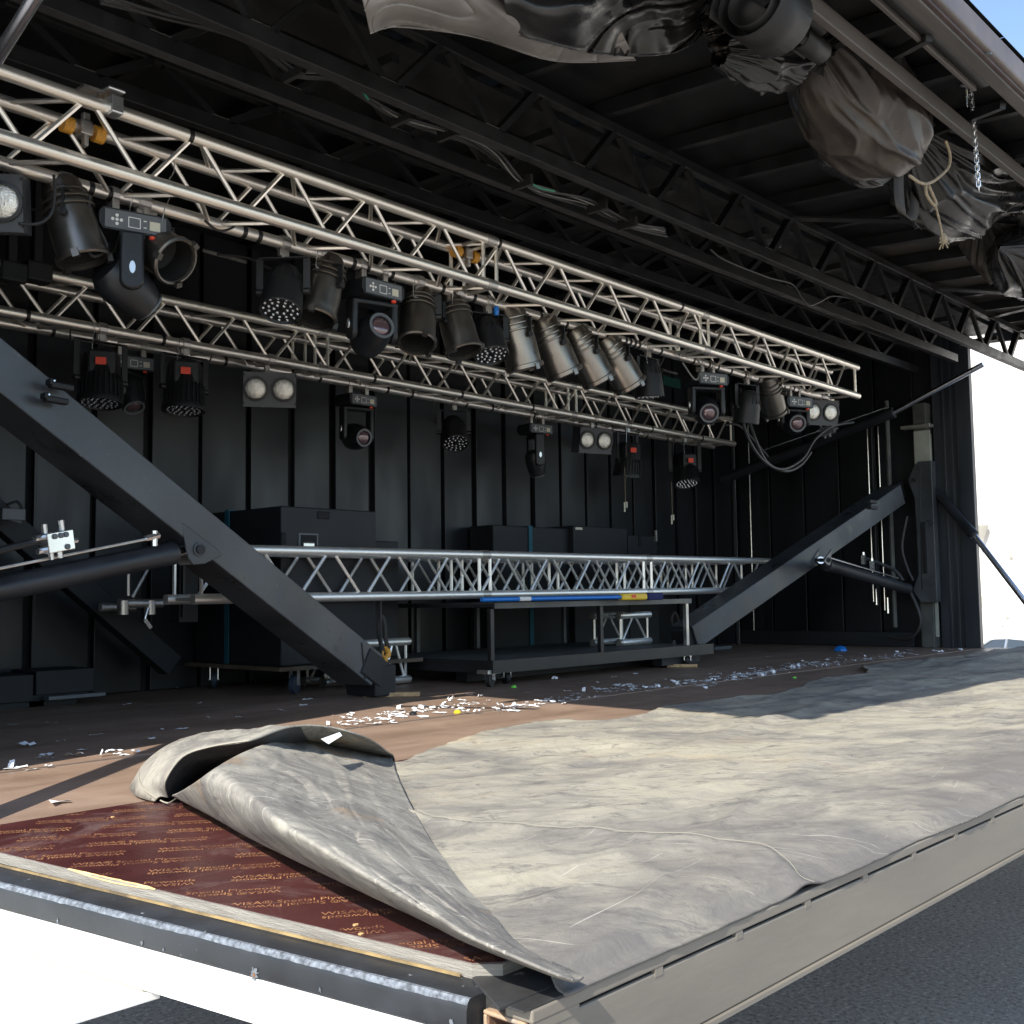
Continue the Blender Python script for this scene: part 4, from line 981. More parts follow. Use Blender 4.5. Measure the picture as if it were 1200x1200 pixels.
tag(put('hydraulic_hose', MB().tube([at(u, v, 0, 10.05) for u, v in ((1063, 605), (1057, 640), (1063, 665), (1070, 680))], .013, 8, 6), 'cable', None, True), 'slim black hose curving behind the slotted bracket', 'hose')

# cable bundle along the roof channel
cb = thing('cable_bundle', (4, 3.4, 3.7), 'loose bundle of black and grey cables clipped along the roof channel', 'cables')
path = [(120, 0), (200, 20), (290, 45), (345, 84), (390, 92), (432, 116), (470, 138), (540, 160), (580, 182), (610, 213), (640, 225), (690, 238), (735, 262), (780, 272)]
for k in range(6):
    m_ = ('cable', 'cablegrey', 'cable', 'cablegrey', 'cable', 'cable')[k]
    pts = [at(u+rnd.uniform(-3, 3), v+(k-3)*1.5+rnd.uniform(-3, 3), 1, 3.33+.02*k) for u, v in path]
    put('cable', MB().tube(pts, (.007, .004, .009, .0035, .006, .008)[k], 6, 6), m_, cb, True)
put('green_cable', MB().tube([at(*q, 1, 3.32) for q in ((415, 98), (424, 106), (432, 117))], .005, 6, 4).tube([at(*q, 1, 3.32) for q in ((618, 212), (632, 220), (650, 224))], .005, 6, 4), 'cablegreen', cb, True)
for (u, v) in ((345, 84), (470, 138), (525, 156), (612, 214), (700, 242), (735, 262)):
    p = at(u, v, 1, 3.34); put('cable_clip', MB().cbox(p, (.02, .12, .05)), 'tape', cb)
tag(put('cable', MB().tube([at(*q, 1, 3.32) for q in ((832, 292), (850, 305), (900, 325), (928, 333), (940, 350), (948, 358), (960, 354), (975, 347), (1000, 350))], .006, 6, 6), 'cable', None, True), 'grey cable dipping out of the roof channel near its right end', 'cable')
tag(put('work_light', MB().cbox(at(905, 284, 1, 3.3), (.09, .05, .03)).cbox(at(909, 288, 1, 3.3), (.05, .05, .03)), 'panelgrey', None, bevel=.005), 'small pale fitting fixed on the nearest girder', 'fitting')

# ================================================================== lifting arms, cylinders, struts
def box_arm(t, p0, p1, w_, h, nm='beam', m='greybeam', upv=(0, 0, 1)):
    return put(nm, MB().beam(p0, p1, w_, h, upv), m, t, bevel=.005)
# left arm: face spans the traced top and bottom edges
a0 = at(440, 786, 1, 4.62); a1 = at(-60, 382, 1, 4.28); AO = Vector((0, .12, 0)); a0 += AO; a1 += AO
la = thing('steel_boom', (a0.x, a0.y, DK), 'large charcoal steel lifting arm slanting down from the upper left to the floor', 'arm', 'steel lifting arms')
box_arm(la, a0, a1, .24, .185)
# foot shoe
put('foot_plate', MB().beam(a0+(a0-a1).normalized()*-.12, a0+(a0-a1).normalized()*.07, .26, .15).cbox((a0.x+.07, a0.y, DK+.09), (.15, .25, .17)), 'blackrough', la, bevel=.008)
put('weld_seam', MB().beam(a0+(a1-a0).normalized()*.13+Vector((0, -.122, .09)), a0+(a1-a0).normalized()*.10+Vector((0, -.124, -.09)), .006, .008, (0, 1, 0)), 'girder', la)
ad = (a1-a0).normalized()
wb = [a0+(a1-a0)*.02+Vector((0, -.121, -.07+.14*i/9))+Vector((.004*(i % 2), 0, 0)) for i in range(10)]
# lug plate with pin under the arm
pl = at(224, 642, 1, 4.50)
Mx = Matrix(((1, 0, 0, pl.x), (0, 0, -1, pl.y), (0, 1, 0, pl.z), (0, 0, 0, 1)))
def lug(t, pl, s, mir=1, y=-.0):
    poly = [(-.1*mir, .12), (.1*mir, -.01), (.12*mir, -.035), (.03*mir, -.075), (-.03*mir, -.08), (-.055*mir, -.05)]
    poly = [(a*s, b*s) for a, b in poly]
    if mir < 0: poly = poly[::-1]
    Mx = Matrix(((1, 0, 0, pl.x), (0, 0, -1, pl.y), (0, 1, 0, pl.z), (0, 0, 0, 1)))
    put('lug_plate', MB().xprism(poly, Mx @ Matrix.Translation((0, 0, .062)), .012).xprism(poly, Mx @ Matrix.Translation((0, 0, -.05)), .012), 'greybeam', t, bevel=.004)
    put('pin', MB().cyl(pl+Vector((0, -.085, -.01)), pl+Vector((0, .07, -.01)), .022*s, n=16), 'blackrough', t, True)
    put('pin_washer', MB().lathe([(.033*s, 0), (.033*s, .004), (.018*s, .006)], Mx @ Matrix.Translation((0, -.01, .07)), 18), 'greybeam', t, True)
lug(la, pl, 1.0)
# two cast stop brackets on the face of the arm
for (u, v) in ((66, 455), (60, 471)):
    p = at(u, v, 1, 4.33); Q = Matrix.Translation(p+Vector((0, -.045, 0))) @ Matrix.Rotation(math.atan2(ad.z, -ad.x)*0+R_(3), 4, 'Y')
    put('stop_bracket', MB().box((-.05, -.02, -.012), (.045, .02, .012), Q).box((-.06, -.028, -.004), (-.044, .02, .022), Q), 'blackrough', la, bevel=.006)
    put('bolt_head', MB().cyl(p+Vector((-.05, -.09, .012)), p+Vector((-.05, -.06, .012)), .004, n=6), 'chrome', la)
for k in range(16):
    t_ = rnd.uniform(.05, .8); q = a0+(a1-a0)*t_+Vector((0, -.1212, rnd.choice((-.1, .1, rnd.uniform(-.08, .08)))*.95)); s_ = rnd.uniform(.003, .008)
    Mx = Matrix(((1, 0, 0, q.x), (0, 0, -1, q.y), (0, 1, 0, q.z), (0, 0, 0, 1)))
    put('paint_chip', MB().xprism([(s_*rnd.uniform(.5, 1.6)*math.cos(i*.7), s_*rnd.uniform(.4, 1)*math.sin(i*.7)) for i in range(9)], Mx, .0012), 'greygreen', la)
# right arm
b0 = at(818, 747, 1, 4.66)+AO; b1 = at(1046, 580, 0, 10.1); b1 = at(1046, 580, 1, b1.y)
ra = thing('steel_boom', (b0.x, b0.y, DK), 'smaller looking charcoal lifting arm at the right rising to the slotted bracket', 'arm', 'steel lifting arms')
box_arm(ra, b0, b1, .22, .185)
put('foot_plate', MB().beam(b0+(b0-b1).normalized()*-.1, b0+(b0-b1).normalized()*.06, .17, .16).cbox((b0.x-.02, b0.y, DK+.08), (.14, .2, .14)), 'blackrough', ra, bevel=.008)
put('end_shackle', MB().beam(b1+(b0-b1).normalized()*.02, b1+(b1-b0).normalized()*.16, .08, .16), 'blackrough', ra, bevel=.01)
pr_ = at(962, 655, 1, 4.2)
lug(ra, pr_, .7, -1)
for (u, v) in ((1021, 588), (1022, 595)):
    tt = (u-818)/(1046-818); p = b0.lerp(b1, (at(u, v, 1, 4.7).x-b0.x)/(b1.x-b0.x)); p = at(u, v, 1, p.y-.11)
    put('stop_bracket', MB().cbox(p, (.14, .05, .03)), 'blackrough', ra, bevel=.006)
# slotted bracket on the column
bk = thing('slotted_bracket', (10.2, 4.2, 1.5), 'tall grey slotted steel bracket bolted in front of the right column', 'bracket')
def brk_pt(u, v): return at(u, v, 0, 10.18)
outl = [(1073, 543), (1078, 543), (1079, 690), (1083, 705), (1080, 706), (1070, 692), (1077, 672), (1072, 585), (1064, 562)]
V0 = [brk_pt(u, v) for u, v in outl]
M_ = MB(); n_ = len(V0)
for dx in (0, .02): M_.v += [(p.x+dx, p.y, p.z) for p in V0]
M_.f = [tuple(range(n_)), tuple(range(2*n_-1, n_-1, -1))]+[(i, n_+i, n_+(i+1) % n_, (i+1) % n_) for i in range(n_)]
put('bracket_plate', M_, 'greybeam', bk)
q0 = brk_pt(1084, 540); q1 = brk_pt(1088, 706)
put('bracket_back', MB().box((10.2, min(q0.y, q1.y)-.05, q1.z), (10.298, max(q0.y, q1.y)+.06, q0.z)), 'greybeam', bk, bevel=.004)
s0 = brk_pt(1079, 612); put('slot', MB().box((10.17, s0.y-.035, brk_pt(1082, 672).z), (10.199, s0.y-.008, s0.z)), 'groove', bk)
put('bolt_head', MB().cyl((10.16, V0[1].y+.06, brk_pt(1070, 563).z), (10.185, V0[1].y+.06, brk_pt(1070, 563).z), .02, n=6), 'tape', bk)

def cylinder(label, p0, p1, r, p2=None, r2=.02, m='black', grp='hydraulic cylinders'):
    t = thing('hydraulic_cylinder', p0, label, 'cylinder', grp)
    d = (Vector(p1)-Vector(p0)).normalized()
    Mx = Matrix.Translation(p0) @ d.to_track_quat('Z', 'Y').to_matrix().to_4x4(); L_ = (Vector(p1)-Vector(p0)).length
    put('barrel', MB().lathe([(r*.8, 0), (r, .01), (r, L_-.06), (r*1.06, L_-.055), (r*1.06, L_-.004), (r*.7, L_)], Mx, 24), m, t, True)
    if p2 is not None: put('piston_rod', MB().cyl(p1, p2, r2, n=14), 'rod', t, True)
    return t, d
def valve(t, c, d, s=1, m='chrome'):
    """valve block with fittings sitting on the cylinder"""
    upv = Vector((0, 0, 1)); sd = d.cross(upv).normalized(); u_ = sd.cross(d)
    Mx = Matrix(((d.x, sd.x, u_.x, c.x), (d.y, sd.y, u_.y, c.y), (d.z, sd.z, u_.z, c.z), (0, 0, 0, 1))) @ Matrix.Scale(s, 4)
    vb = put('valve_block', MB().box((-.065, -.03, -.035), (.065, .03, .045), Mx), m, t, bevel=.004)
    M_ = MB()
    for dx in (-.03, .0, .025):
        for dz in ((.028,) if dx < .02 else (.028, -.02)): M_.lathe([(.011, 0), (.011, .006), (.005, .007)], Mx @ Matrix.Translation((dx, 0, dz)) @ Matrix.Rotation(R_(90 if sd.y > 0 else -90), 4, 'X') @ Matrix.Translation((0, 0, .03)), 10)
    put('socket_screws', M_, 'panelgrey', t)
    F_ = MB()
    for (a_, b_, r_) in (((-.065, 0, .03), (-.1, 0, .03), .012), ((.065, 0, -.005), (.1, 0, -.005), .012), ((-.065, 0, -.02), (-.095, 0, -.02), .012), ((-.05, 0, .045), (-.05, 0, .08), .013), ((.035, 0, .045), (.035, 0, .085), .013), ((-.035, 0, -.035), (-.035, 0, -.062), .012), ((.01, 0, -.035), (.01, 0, -.062), .012)):
        F_.cyl(Mx @ Vector(a_), Mx @ Vector(b_), r_*s, n=8)
    put('hose_fittings', F_, 'chrome', t, True)
    return Mx
# lower left cylinder
c0 = at(-60, 702, 1, 4.2); c1 = at(202, 648, 1, 4.48)
t, d = cylinder('thick black hydraulic cylinder running from the left edge to the big arm', c0, c1, .051, at(225, 642, 1, 4.5), .028)
up_ = Vector((0, 0, 1))
r0 = at(-60, 678, 1, 4.15); r1 = at(180, 630, 1, 4.42)
put('feed_pipe', MB().cyl(r0, r1, .0062, n=8), 'alu', t, True)
put('pipe_union', MB().cyl(at(170, 631, 1, 4.41), at(186, 627, 1, 4.42), .014, n=6).cyl(at(181, 622, 1, 4.42), at(181, 640, 1, 4.42), .013, n=6), 'chrome', t)
vc = at(66, 636, 1, 4.25); valve(t, vc, (r1-r0).normalized(), 1.0)
put('hose', MB().tube([at(45, 634, 1, 4.25), at(20, 640, 1, 4.22), at(-20, 650, 1, 4.2), at(-60, 658, 1, 4.15)], .014, 8, 5), 'cable', t, True)
# lower right cylinder
c0 = at(968, 662, 1, 4.3); c1 = at(1064, 690, 0, 10.05)
t, d = cylinder('black hydraulic cylinder between the right lifting arm and the end wall', c1, c0, .05, pr_+Vector((0, 0, -.01)), .03)
r0 = at(970, 653, 1, 4.2); r1 = at(1054, 678, 0, 9.95)
put('feed_pipe', MB().cyl(r0, r1, .007, n=8), 'chrome', t, True)
for (u, v) in ((1012, 656), (1022, 663)):
    p = at(u, v, 0, 9.7); put('valve_block', MB().cbox(p, (.035, .03, .085)).cyl(p+Vector((0, 0, .04)), p+Vector((0, 0, .07)), .012, n=8), 'chrome', t)
put('hose', MB().tube([at(1016, 655, 0, 9.7), at(1030, 660, 0, 9.8), at(1048, 668, 0, 9.9), at(1058, 680, 0, 9.95)], .016, 8, 5), 'cable', t, True)
# upper right wing strut
s0 = at(846, 562, 0, 9.7); s1 = at(1048, 483, 0, 9.8); s2 = at(1152, 427, 0, 9.85)
t, d = cylinder('long black hydraulic strut rising from the rear corner to the roof wing at the right', s0, s1, .05, s2, .024)
q0 = at(893, 528, 0, 9.6); q1 = at(1040, 477, 0, 9.7)
put('feed_pipe', MB().cyl(q0, q1, .006, n=8), 'chrome', t, True)
valve(t, at(970, 505, 0, 9.55), (q1-q0).normalized(), 1.0, 'panelgrey')
# outer right deck strut
s0 = at(1092, 570, 0, 10.32); s1 = at(1142, 628, 0, 10.25); s2 = at(1225, 736, 0, 10.2)
cylinder('slim hydraulic strut slanting from the end wall down over the pale building', s0, s1, .045, s2, .026)
# the matching struts at the left end (shadow on the floor, silver rod top left)
cylinder('slim hydraulic strut at the left end that throws a thin shadow on the deck', (1.0, 3.62, 2.52), (1.0, 3.40, 2.14), .05, (1.03, 2.84, 1.2), .045)
s0 = at(-30, 110, 0, 1.42); s1 = at(46, -10, 0, 1.42); dd = (s1-s0)
cylinder('silver strut crossing the top left corner of the photo', s0-dd*.6, s0-dd*.2, .036, s1+dd*.6, .021)
# dark rear arm and post behind the left
t = thing('rear_brace', (3.0, 5.9, DK), 'dark diagonal brace behind the left hydraulic cylinder', 'brace')
put('brace_beam', MB().beam(at(-20, 590, 1, 5.85), at(200, 780, 1, 5.85), .1, .13), 'blackrough', t, bevel=.004)
put('valve_cluster', MB().cbox(at(14, 603, 1, 5.7), (.12, .05, .06)).cyl(at(5, 605, 1, 5.7), at(24, 612, 1, 5.7), .015, n=8), 'panelgrey', t, bevel=.005)
put('brace_hose', MB().tube([at(8, 592, 1, 5.7), at(20, 588, 1, 5.7), at(27, 600, 1, 5.7), at(22, 612, 1, 5.7)], .008, 6, 5), 'cable', t, True)
# black post under the lug, end bracket
t = thing('steel_post', (3.1, 5.2, DK), 'short black steel post hanging in the dark below the arm lug', 'post')
q = at(214, 700, 1, 5.5); put('post', MB().box((q.x-.02, q.y, 1.52), (q.x+.1, q.y+.1, 1.93)), 'rubber', t, bevel=.004)
put('post_edge', MB().box((q.x-.01, q.y-.02, 1.55), (q.x+.005, q.y, 1.9)), 'girder', t)

# small truss end hanging in the dark at the left
p = at(139, 707, 1, 5.5); q = at(180, 707, 1, 5.5)
t = thing('truss_section', p, 'short dull truss end sticking out in the dark left of the arm post', 'truss')
put('chord', MB().cyl(p, q+Vector((.05, 0, 0)), .024, n=12), 'alu_dull', t, True)
put('chord', MB().cyl(p+Vector((0, .2, -.02)), q+Vector((0, .2, -.02)), .024, n=12), 'alu_dull', t, True)
for i, u in enumerate((144, 176)): put('end_fork', MB().cyl(at(u, 707, 1, 5.5)-Vector((0, 0, .06)), at(u, 707, 1, 5.5)+Vector((0, 0, .015)), .03, n=12), 'alu_dull', t, True)
put('brace', MB().cyl(at(150, 698, 1, 5.5), at(150, 668, 1, 5.5), .01, n=8).cyl(at(155, 700, 1, 5.5), at(173, 667, 1, 5.5), .01, n=8), 'alu_dull', t, True)
tag(put('hook', MB().tube([at(174, 712, 1, 5.45), at(171, 722, 1, 5.45), at(170, 728, 1, 5.45)], .006, 6, 4).beam(at(169, 726, 1, 5.45), at(176, 736, 1, 5.45), .02, .02), 'chrome', None, True), 'small pin on a wire dangling from the short truss end', 'pin')

# ================================================================== equipment on the stage
def box_thing(name, label, cat, x0, x1, y0, y1, z0, z1, m='plastic', grp=None):
    t = thing(name, ((x0+x1)/2, (y0+y1)/2, z0), label, cat, grp); put('cabinet', MB().box((x0, y0, z0), (x1, y1, z1)), m, t, bevel=.008); return t
bx, by_ = 3.79, 5.2
t = box_thing('speaker_cabinet', 'big black subwoofer cabinet on a dolly behind the left arm', 'speaker', bx, 4.5, by_, 6.08, 1.262, 2.172, 'blackrough', 'speaker cabinets')
def px(u, v, y): return at(u, v, 1, y)
put('handle', MB().cbox(px(379, 604, by_)+Vector((0, -.001, 0)), (.09, .012, .045)), 'groove', t, bevel=.01)
put('handle', MB().cbox(px(332, 635, by_)+Vector((0, -.001, 0)), (.035, .012, .11)), 'groove', t, bevel=.01)
put('connector_panel', MB().cbox(px(361, 636, by_)+Vector((0, -.001, 0)), (.14, .01, .11)), 'panelgrey', t, bevel=.003)
put('connector_recess', MB().cbox(px(361, 636, by_)+Vector((0, -.006, -.0)), (.115, .006, .09)), 'groove', t)
put('latch', MB().cbox(px(360, 638, by_)+Vector((0, -.014, -.008)), (.085, .02, .045)), 'chrome', t, bevel=.01)
t = box_thing('speaker_cabinet', 'black cabinet right of the dolly mounted subwoofer', 'speaker', 4.51, 4.82, 5.35, 6.05, 1.262, 2.0, 'blackrough', 'speaker cabinets')
# dolly
t = thing('dolly', (4.3, 5.6, DK), 'low plywood dolly with blue castors under the subwoofer', 'dolly')
put('board', MB().box((3.74, 5.14, 1.238), (4.83, 6.12, 1.26)), 'darkwood', t)
def caster(t, x, y, r=.055, mw_='rubberblue', yaw=0, zt=None):
    zt = zt or DK+.137
    Q = Matrix.Translation((x, y, DK+r)) @ Matrix.Rotation(R_(yaw), 4, 'Z')
    wob = put('castor', MB().lathe([(r*.6, -.016), (r, -.014), (r, .014), (r*.6, .016)], Q @ Matrix.Rotation(R_(90), 4, 'X'), 20), mw_, t, True)
    sub('fork', MB().box((-.018, -.026, 0), (.018, -.021, zt-DK-r), Q).box((-.018, .021, 0), (.018, .026, zt-DK-r), Q).box((-.03, -.03, zt-DK-r-.006), (.03, .03, zt-DK-r), Q), 'chrome', wob)
    sub('axle', MB().cyl(Q @ Vector((0, -.034, 0)), Q @ Vector((0, .034, 0)), .008, n=8), 'chrome', wob)
caster(t, 3.86, 5.98, yaw=60); caster(t, 3.9, 5.22, yaw=30); caster(t, 4.6, 5.24, yaw=70); caster(t, 4.7, 6.0)
put('corner_bracket', MB().cbox((4.24, 5.17, 1.215), (.05, .03, .04)), 'chrome', t)
p = at(266, 640, 0, 3.78); tag(put('ratchet_strap', MB().box((3.777, p.y-.022, 1.264), (3.783, p.y+.022, 2.174)).box((3.777, p.y-.022, 2.174), (4.5, p.y+.022, 2.178)), 'strapblue', None), 'teal strap tied over the subwoofer on the dolly', 'strap', 'teal straps')
# second speaker group behind the riser
t = box_thing('speaker_cabinet', 'black cabinet behind the riser with a small pale badge', 'speaker', at(672, 615, 1, 5.8).x, at(735, 620, 1, 5.8).x, 5.8, 6.12, DK+.003, 2.215, 'blackrough', 'speaker cabinets')
put('badge', MB().cbox(px(678, 619.5, 5.8)+Vector((0, -.002, 0)), (.09, .006, .02)), 'sticker', t)
t = box_thing('speaker_cabinet', 'lower black cabinet at the right of the group behind the riser', 'speaker', at(736, 620, 1, 5.82).x, at(770, 620, 1, 5.82).x, 5.82, 6.12, DK+.003, 2.16, 'blackrough', 'speaker cabinets')
put('cabinet_handle', MB().cbox(px(750, 634, 5.82)+Vector((0, -.002, 0)), (.05, .01, .1)), 'groove', t)
put('cabinet_latch', MB().cbox(px(768, 628, 5.82)+Vector((0, -.006, 0)), (.02, .015, .1)), 'alu_dull', t)
t = box_thing('speaker_cabinet', 'black cabinet at the left of the group behind the riser, with teal strap', 'speaker', at(578, 620, 1, 5.86).x, at(671, 620, 1, 5.86).x, 5.86, 6.12, DK+.003, 2.19, 'blackrough', 'speaker cabinets')
p = at(622, 630, 1, 5.85); tag(put('ratchet_strap', MB().box((p.x-.022, 5.85, DK+.003), (p.x+.022, 5.857, 2.193)).box((p.x-.022, 5.85, 2.193), (p.x+.022, 6.1, 2.197)), 'strapblue', None), 'teal strap down the front of the cabinet behind the riser', 'strap', 'teal straps')

# rolling riser
rs = thing('rolling_riser', (5.9, 5.1, DK), 'black two level rolling stage riser carrying the box trusses', 'riser')
RX0, RX1, RY0, RY1 = 4.86, 7.0, 4.56, 5.72
put('top_deck', MB().box((4.86, RY0-.01, 1.572), (6.99, RY1, 1.598)), 'blackrough', rs, bevel=.003)
put('top_edge', MB().box((4.86, RY0-.016, 1.566), (6.992, RY0-.0105, 1.6)), 'greybeam', rs)
put('lower_deck', MB().box((4.86, RY0+.005, 1.232), (7.3, RY1, 1.252)), 'greygreen', rs)
put('lower_edge', MB().box((4.86, RY0-.002, 1.18), (7.3, RY0+.004, 1.256)), 'girder', rs)
put('lower_edge', MB().box((4.853, RY0-.002, 1.18), (4.859, RY1, 1.256)), 'girder', rs)
put('under_frame', MB().box((4.98, 4.9, 1.11), (7.2, 5.0, 1.231)).box((6.7, 4.62, 1.12), (7.2, 4.7, 1.231)), 'blackrough', rs)
for (x, y, m) in ((4.86, RY0+.012, 'girder'), (5.93, RY0+.012, 'girder'), (6.965, RY0+.012, 'alu_dull'), (4.9, RY1-.03, 'girder'), (5.9, RY1-.03, 'greybeam'), (6.9, RY1-.03, 'greybeam'), (5.3, RY1-.03, 'greybeam')):
    put('leg', MB().box((x-.016, y-.008, 1.256), (x+.016, y+.024, 1.566)), m, rs, bevel=.003)
caster(rs, 4.87, 4.6, .045, 'rubber', 20, DK+.08); caster(rs, 5.1, 4.68, .04, 'rubber', 70, DK+.08); caster(rs, 7.0, 4.6, .045, 'rubber', 40, DK+.08); caster(rs, 7.22, 4.9, .045, 'rubber', 40, DK+.08)
put('castor_block', MB().box((4.82, 4.57, 1.178), (4.93, 4.66, 1.2)), 'alu_dull', rs)
# broom on the riser edge
g0 = at(560, 700, 1, 4.5); g1 = at(735, 695.5, 1, 4.50); g2 = at(753, 695, 1, 4.49); g3 = at(765, 694.5, 1, 4.49)
for q in (g0, g1, g2, g3): q.y = 4.47; q.z = 1.622
br = thing('broom', g1, 'broom with blue handle and yellow head lying along the riser edge', 'broom')
put('handle', MB().cyl(g0, g1, .014, n=12), 'blue', br, True)
put('head', MB().beam(g1-Vector((.12, 0, 0)), g2, .05, .045), 'yellow', br, bevel=.012)
put('bristles', MB().beam(g2, g3+Vector((.06, 0, 0)), .06, .05), 'navy', br, bevel=.01)
put('handle_label', MB().cyl(g0+(g1-g0)*.22, g0+(g1-g0)*.29, .0146, n=12), 'white', br, True)
put('head_sticker', MB().cbox(g1+Vector((-.0, -.0265, .004)), (.05, .003, .02)), 'red', br)

# short truss sections
def small_truss(label, P0, d, Ln, size, ny, m='alu'):
    t = thing('truss_section', P0, label, 'truss', 'short loose truss sections'); P0 = Vector(P0); d = Vector(d).normalized(); ny = Vector(ny).normalized()
    C = [P0, P0+ny*size, P0+Vector((0, 0, size)), P0+ny*size+Vector((0, 0, size))]
    for c in C: rod('chord', c, c+d*Ln, .025, m, t, 14)
    for c in C:
        rod('coupler', c-d*.0, c+d*.03, .028, 'alu_dull', t, 12)
    for a, b in ((0, 1), (0, 2), (1, 3), (2, 3)):
        for s in (.03, Ln-.03): rod('brace', C[a]+d*s, C[b]+d*s, .009, m, t, 6)
        n_ = max(1, round(Ln/.3))
        for k in range(n_):
            s = k/n_*Ln; e = (k+1)/n_*Ln; mid = (s+e)/2
            rod('brace', C[a]+d*(s+.04), C[b]+d*(mid-.01), .009, m, t, 6); rod('brace', C[b]+d*(mid+.01), C[a]+d*(e-.04), .009, m, t, 6)
    return t
q = at(408, 802, 2, DK+.03); small_truss('short truss section lying under the foot of the big left arm', (q.x, q.y+.02, DK+.03), (1, -.02, 0), .50, .235, (0, 1, 0))
q = at(382, 803, 1, 5.4); small_truss('short truss section half hidden behind the foot of the big left arm', (q.x, 5.42, DK+.03), (1, 0, 0), .4, .2, (0, 1, 0))
q = at(722, 740, 1, 5.0); small_truss('short truss section standing on the lower deck of the riser', (q.x-.0, 4.98, 1.28), (1, .03, 0), .42, .2, (-.4, .9, 0))
# shackles and slings at the arm feet
def shackle(u, v, y, label, s=1.0, dark=True):
    p = at(u, v, 1, y); t = thing('lifting_hook', p, label, 'hook', 'yellow lifting hooks')
    put('hook', MB().tube([p+Vector(q)*s for q in ((0, 0, .1), (.02, 0, .07), (.0, 0, .04), (-.005, 0, 0), (-.012, 0, -.06), (-.002, 0, -.1), (.016, 0, -.07), (.014, 0, -.03))], .014*s, 8, 5), 'orange', t, True)
    put('hook_eye', MB().tube([p+Vector(q)*s for q in ((-.025, 0, .06), (-.02, 0, .1), (.02, 0, .1), (.03, 0, .06), (.0, 0, .045), (-.025, 0, .06))], .009*s, 8, 5), 'orange', t, True)
    put('sling', MB().tube([p+Vector(q)*s for q in ((-.02, 0, .09), (-.045, .0, .16), (-.05, 0, .24), (-.03, 0, .29), (-.005, 0, .24), (-.0, 0, .16), (.02, 0, .1))], .013*s, 8, 5), 'webbing', t, True)
    return t
shackle(452, 780, 4.98, 'worn yellow lifting hook on a black sling at the foot of the left arm', 1.0)
shackle(792, 778, 4.75, 'small yellow hook lying by the riser at the foot of the right arm', .6)
tag(put('rope_sling', MB().tube([at(u, v, 1, 5.2) for u, v in ((790, 745), (787, 725), (791, 718), (795, 728), (797, 745), (808, 760), (815, 775))], .014, 8, 5), 'webbing', None, True), 'grey looped sling standing up beside the riser at the right', 'sling')
tag(put('rope_sling', MB().tube([at(u, v, 1, 4.95) for u, v in ((446, 700), (446, 735), (447, 770))], .006, 6, 4), 'cable', None, True), 'thin black cord hanging to the lifting hook from the truss', 'cord')
def plank(u0, v0, u1, v1, label, wdt=.05):
    a = at(u0, v0, 2, DK+.012); b = at(u1, v1, 2, DK+.012)
    return tag(put('wood_batten', MB().beam(a, b, wdt, .022), 'wood', None, bevel=.002), label, 'batten', 'wood battens on the floor')
plank(427, 814, 492, 813, 'pale wood batten on the floor below the left arm foot', .06)
plank(782, 780, 817, 780, 'pale wood batten on the floor by the right hand yellow hook', .04)
tag(put('small_block', MB().cbox(at(891, 747, 2, DK+.05), (.12, .1, .09)), 'panelgrey', None, bevel=.004), 'small dark grey block on the floor in front of the rear corner', 'block')
tag(put('folded_board', MB().cbox(at(840, 759, 2, DK+.02), (.3, .15, .03)), 'panelgrey', None, bevel=.004), 'flat grey board on the floor behind the right arm foot', 'board')
# low black steps at the far left
t = thing('low_step', (3.0, 5.9, DK), 'low black box step along the rear wall at the far left', 'step')
q = at(0, 838, 2, DK); q2 = at(108, 830, 2, DK); y_ = 5.75
put('step_front', MB().box((2.0, y_, 1.13), (at(39, 820, 1, y_).x, y_+.3, 1.27)), 'blackrough', t, bevel=.004)
put('step_front', MB().box((at(42, 820, 1, y_).x, y_, 1.16), (at(110, 820, 1, y_).x, y_+.3, 1.285)), 'blackrough', t, bevel=.004)
put('step_plate', MB().box((at(56, 830, 1, y_-.06).x, y_-.07, 1.135), (at(123, 824, 1, y_-.06).x, y_-.004, 1.155)), 'panelgrey', t, bevel=.003)
put('step_feet', MB().box((2.1, y_+.02, DK+.001), (2.7, y_+.28, 1.129)).box((at(36, 840, 1, y_).x, y_+.02, DK+.001), (at(92, 840, 1, y_).x, y_+.28, 1.159)), 'blackrough', t)
# diagonal lash at the back, small tags hanging
for (u, v, lb) in ((733, 590, 'pale paper tag hanging below the right hand finned flood'), (788, 605, 'pale paper tag hanging below the rightmost finned flood')):
    p = at(u, v, 1, 5.45); t = thing('hanging_tag', p, lb, 'tag', 'paper tags on strings')
    put('string', MB().cyl(p, p+Vector((0, 0, .3)), .002, n=5), 'rope', t)
    put('tag', MB().cbox(p+Vector((-.012, 0, -.03)), (.018, .004, .08)).cbox(p+Vector((.018, 0, -.01)), (.016, .004, .05)), 'sticker', t)
tag(put('green_cloth', MB().cbox(at(786, 448, 1, 5.9), (.3, .03, .09)), mat('dark_green_cloth', (.005, .07, .05), .8), None), 'dark green cloth strip high at the back right of the par cans', 'cloth')
for (u0, v0, u1, v1, lb) in ((237, 293, 288, 307, 'short pale lamp bar in the dark behind the front truss at the left'), (776, 433, 793, 438, 'short pale lamp bar in the dark behind the front truss at the right')):
    tag(put('lamp_bar', MB().cyl(at(u0, v0, 1, 5.6), at(u1, v1, 1, 5.6), .012, n=8), 'cablegrey', None, True), lb, 'bar', 'pale bars at the back')

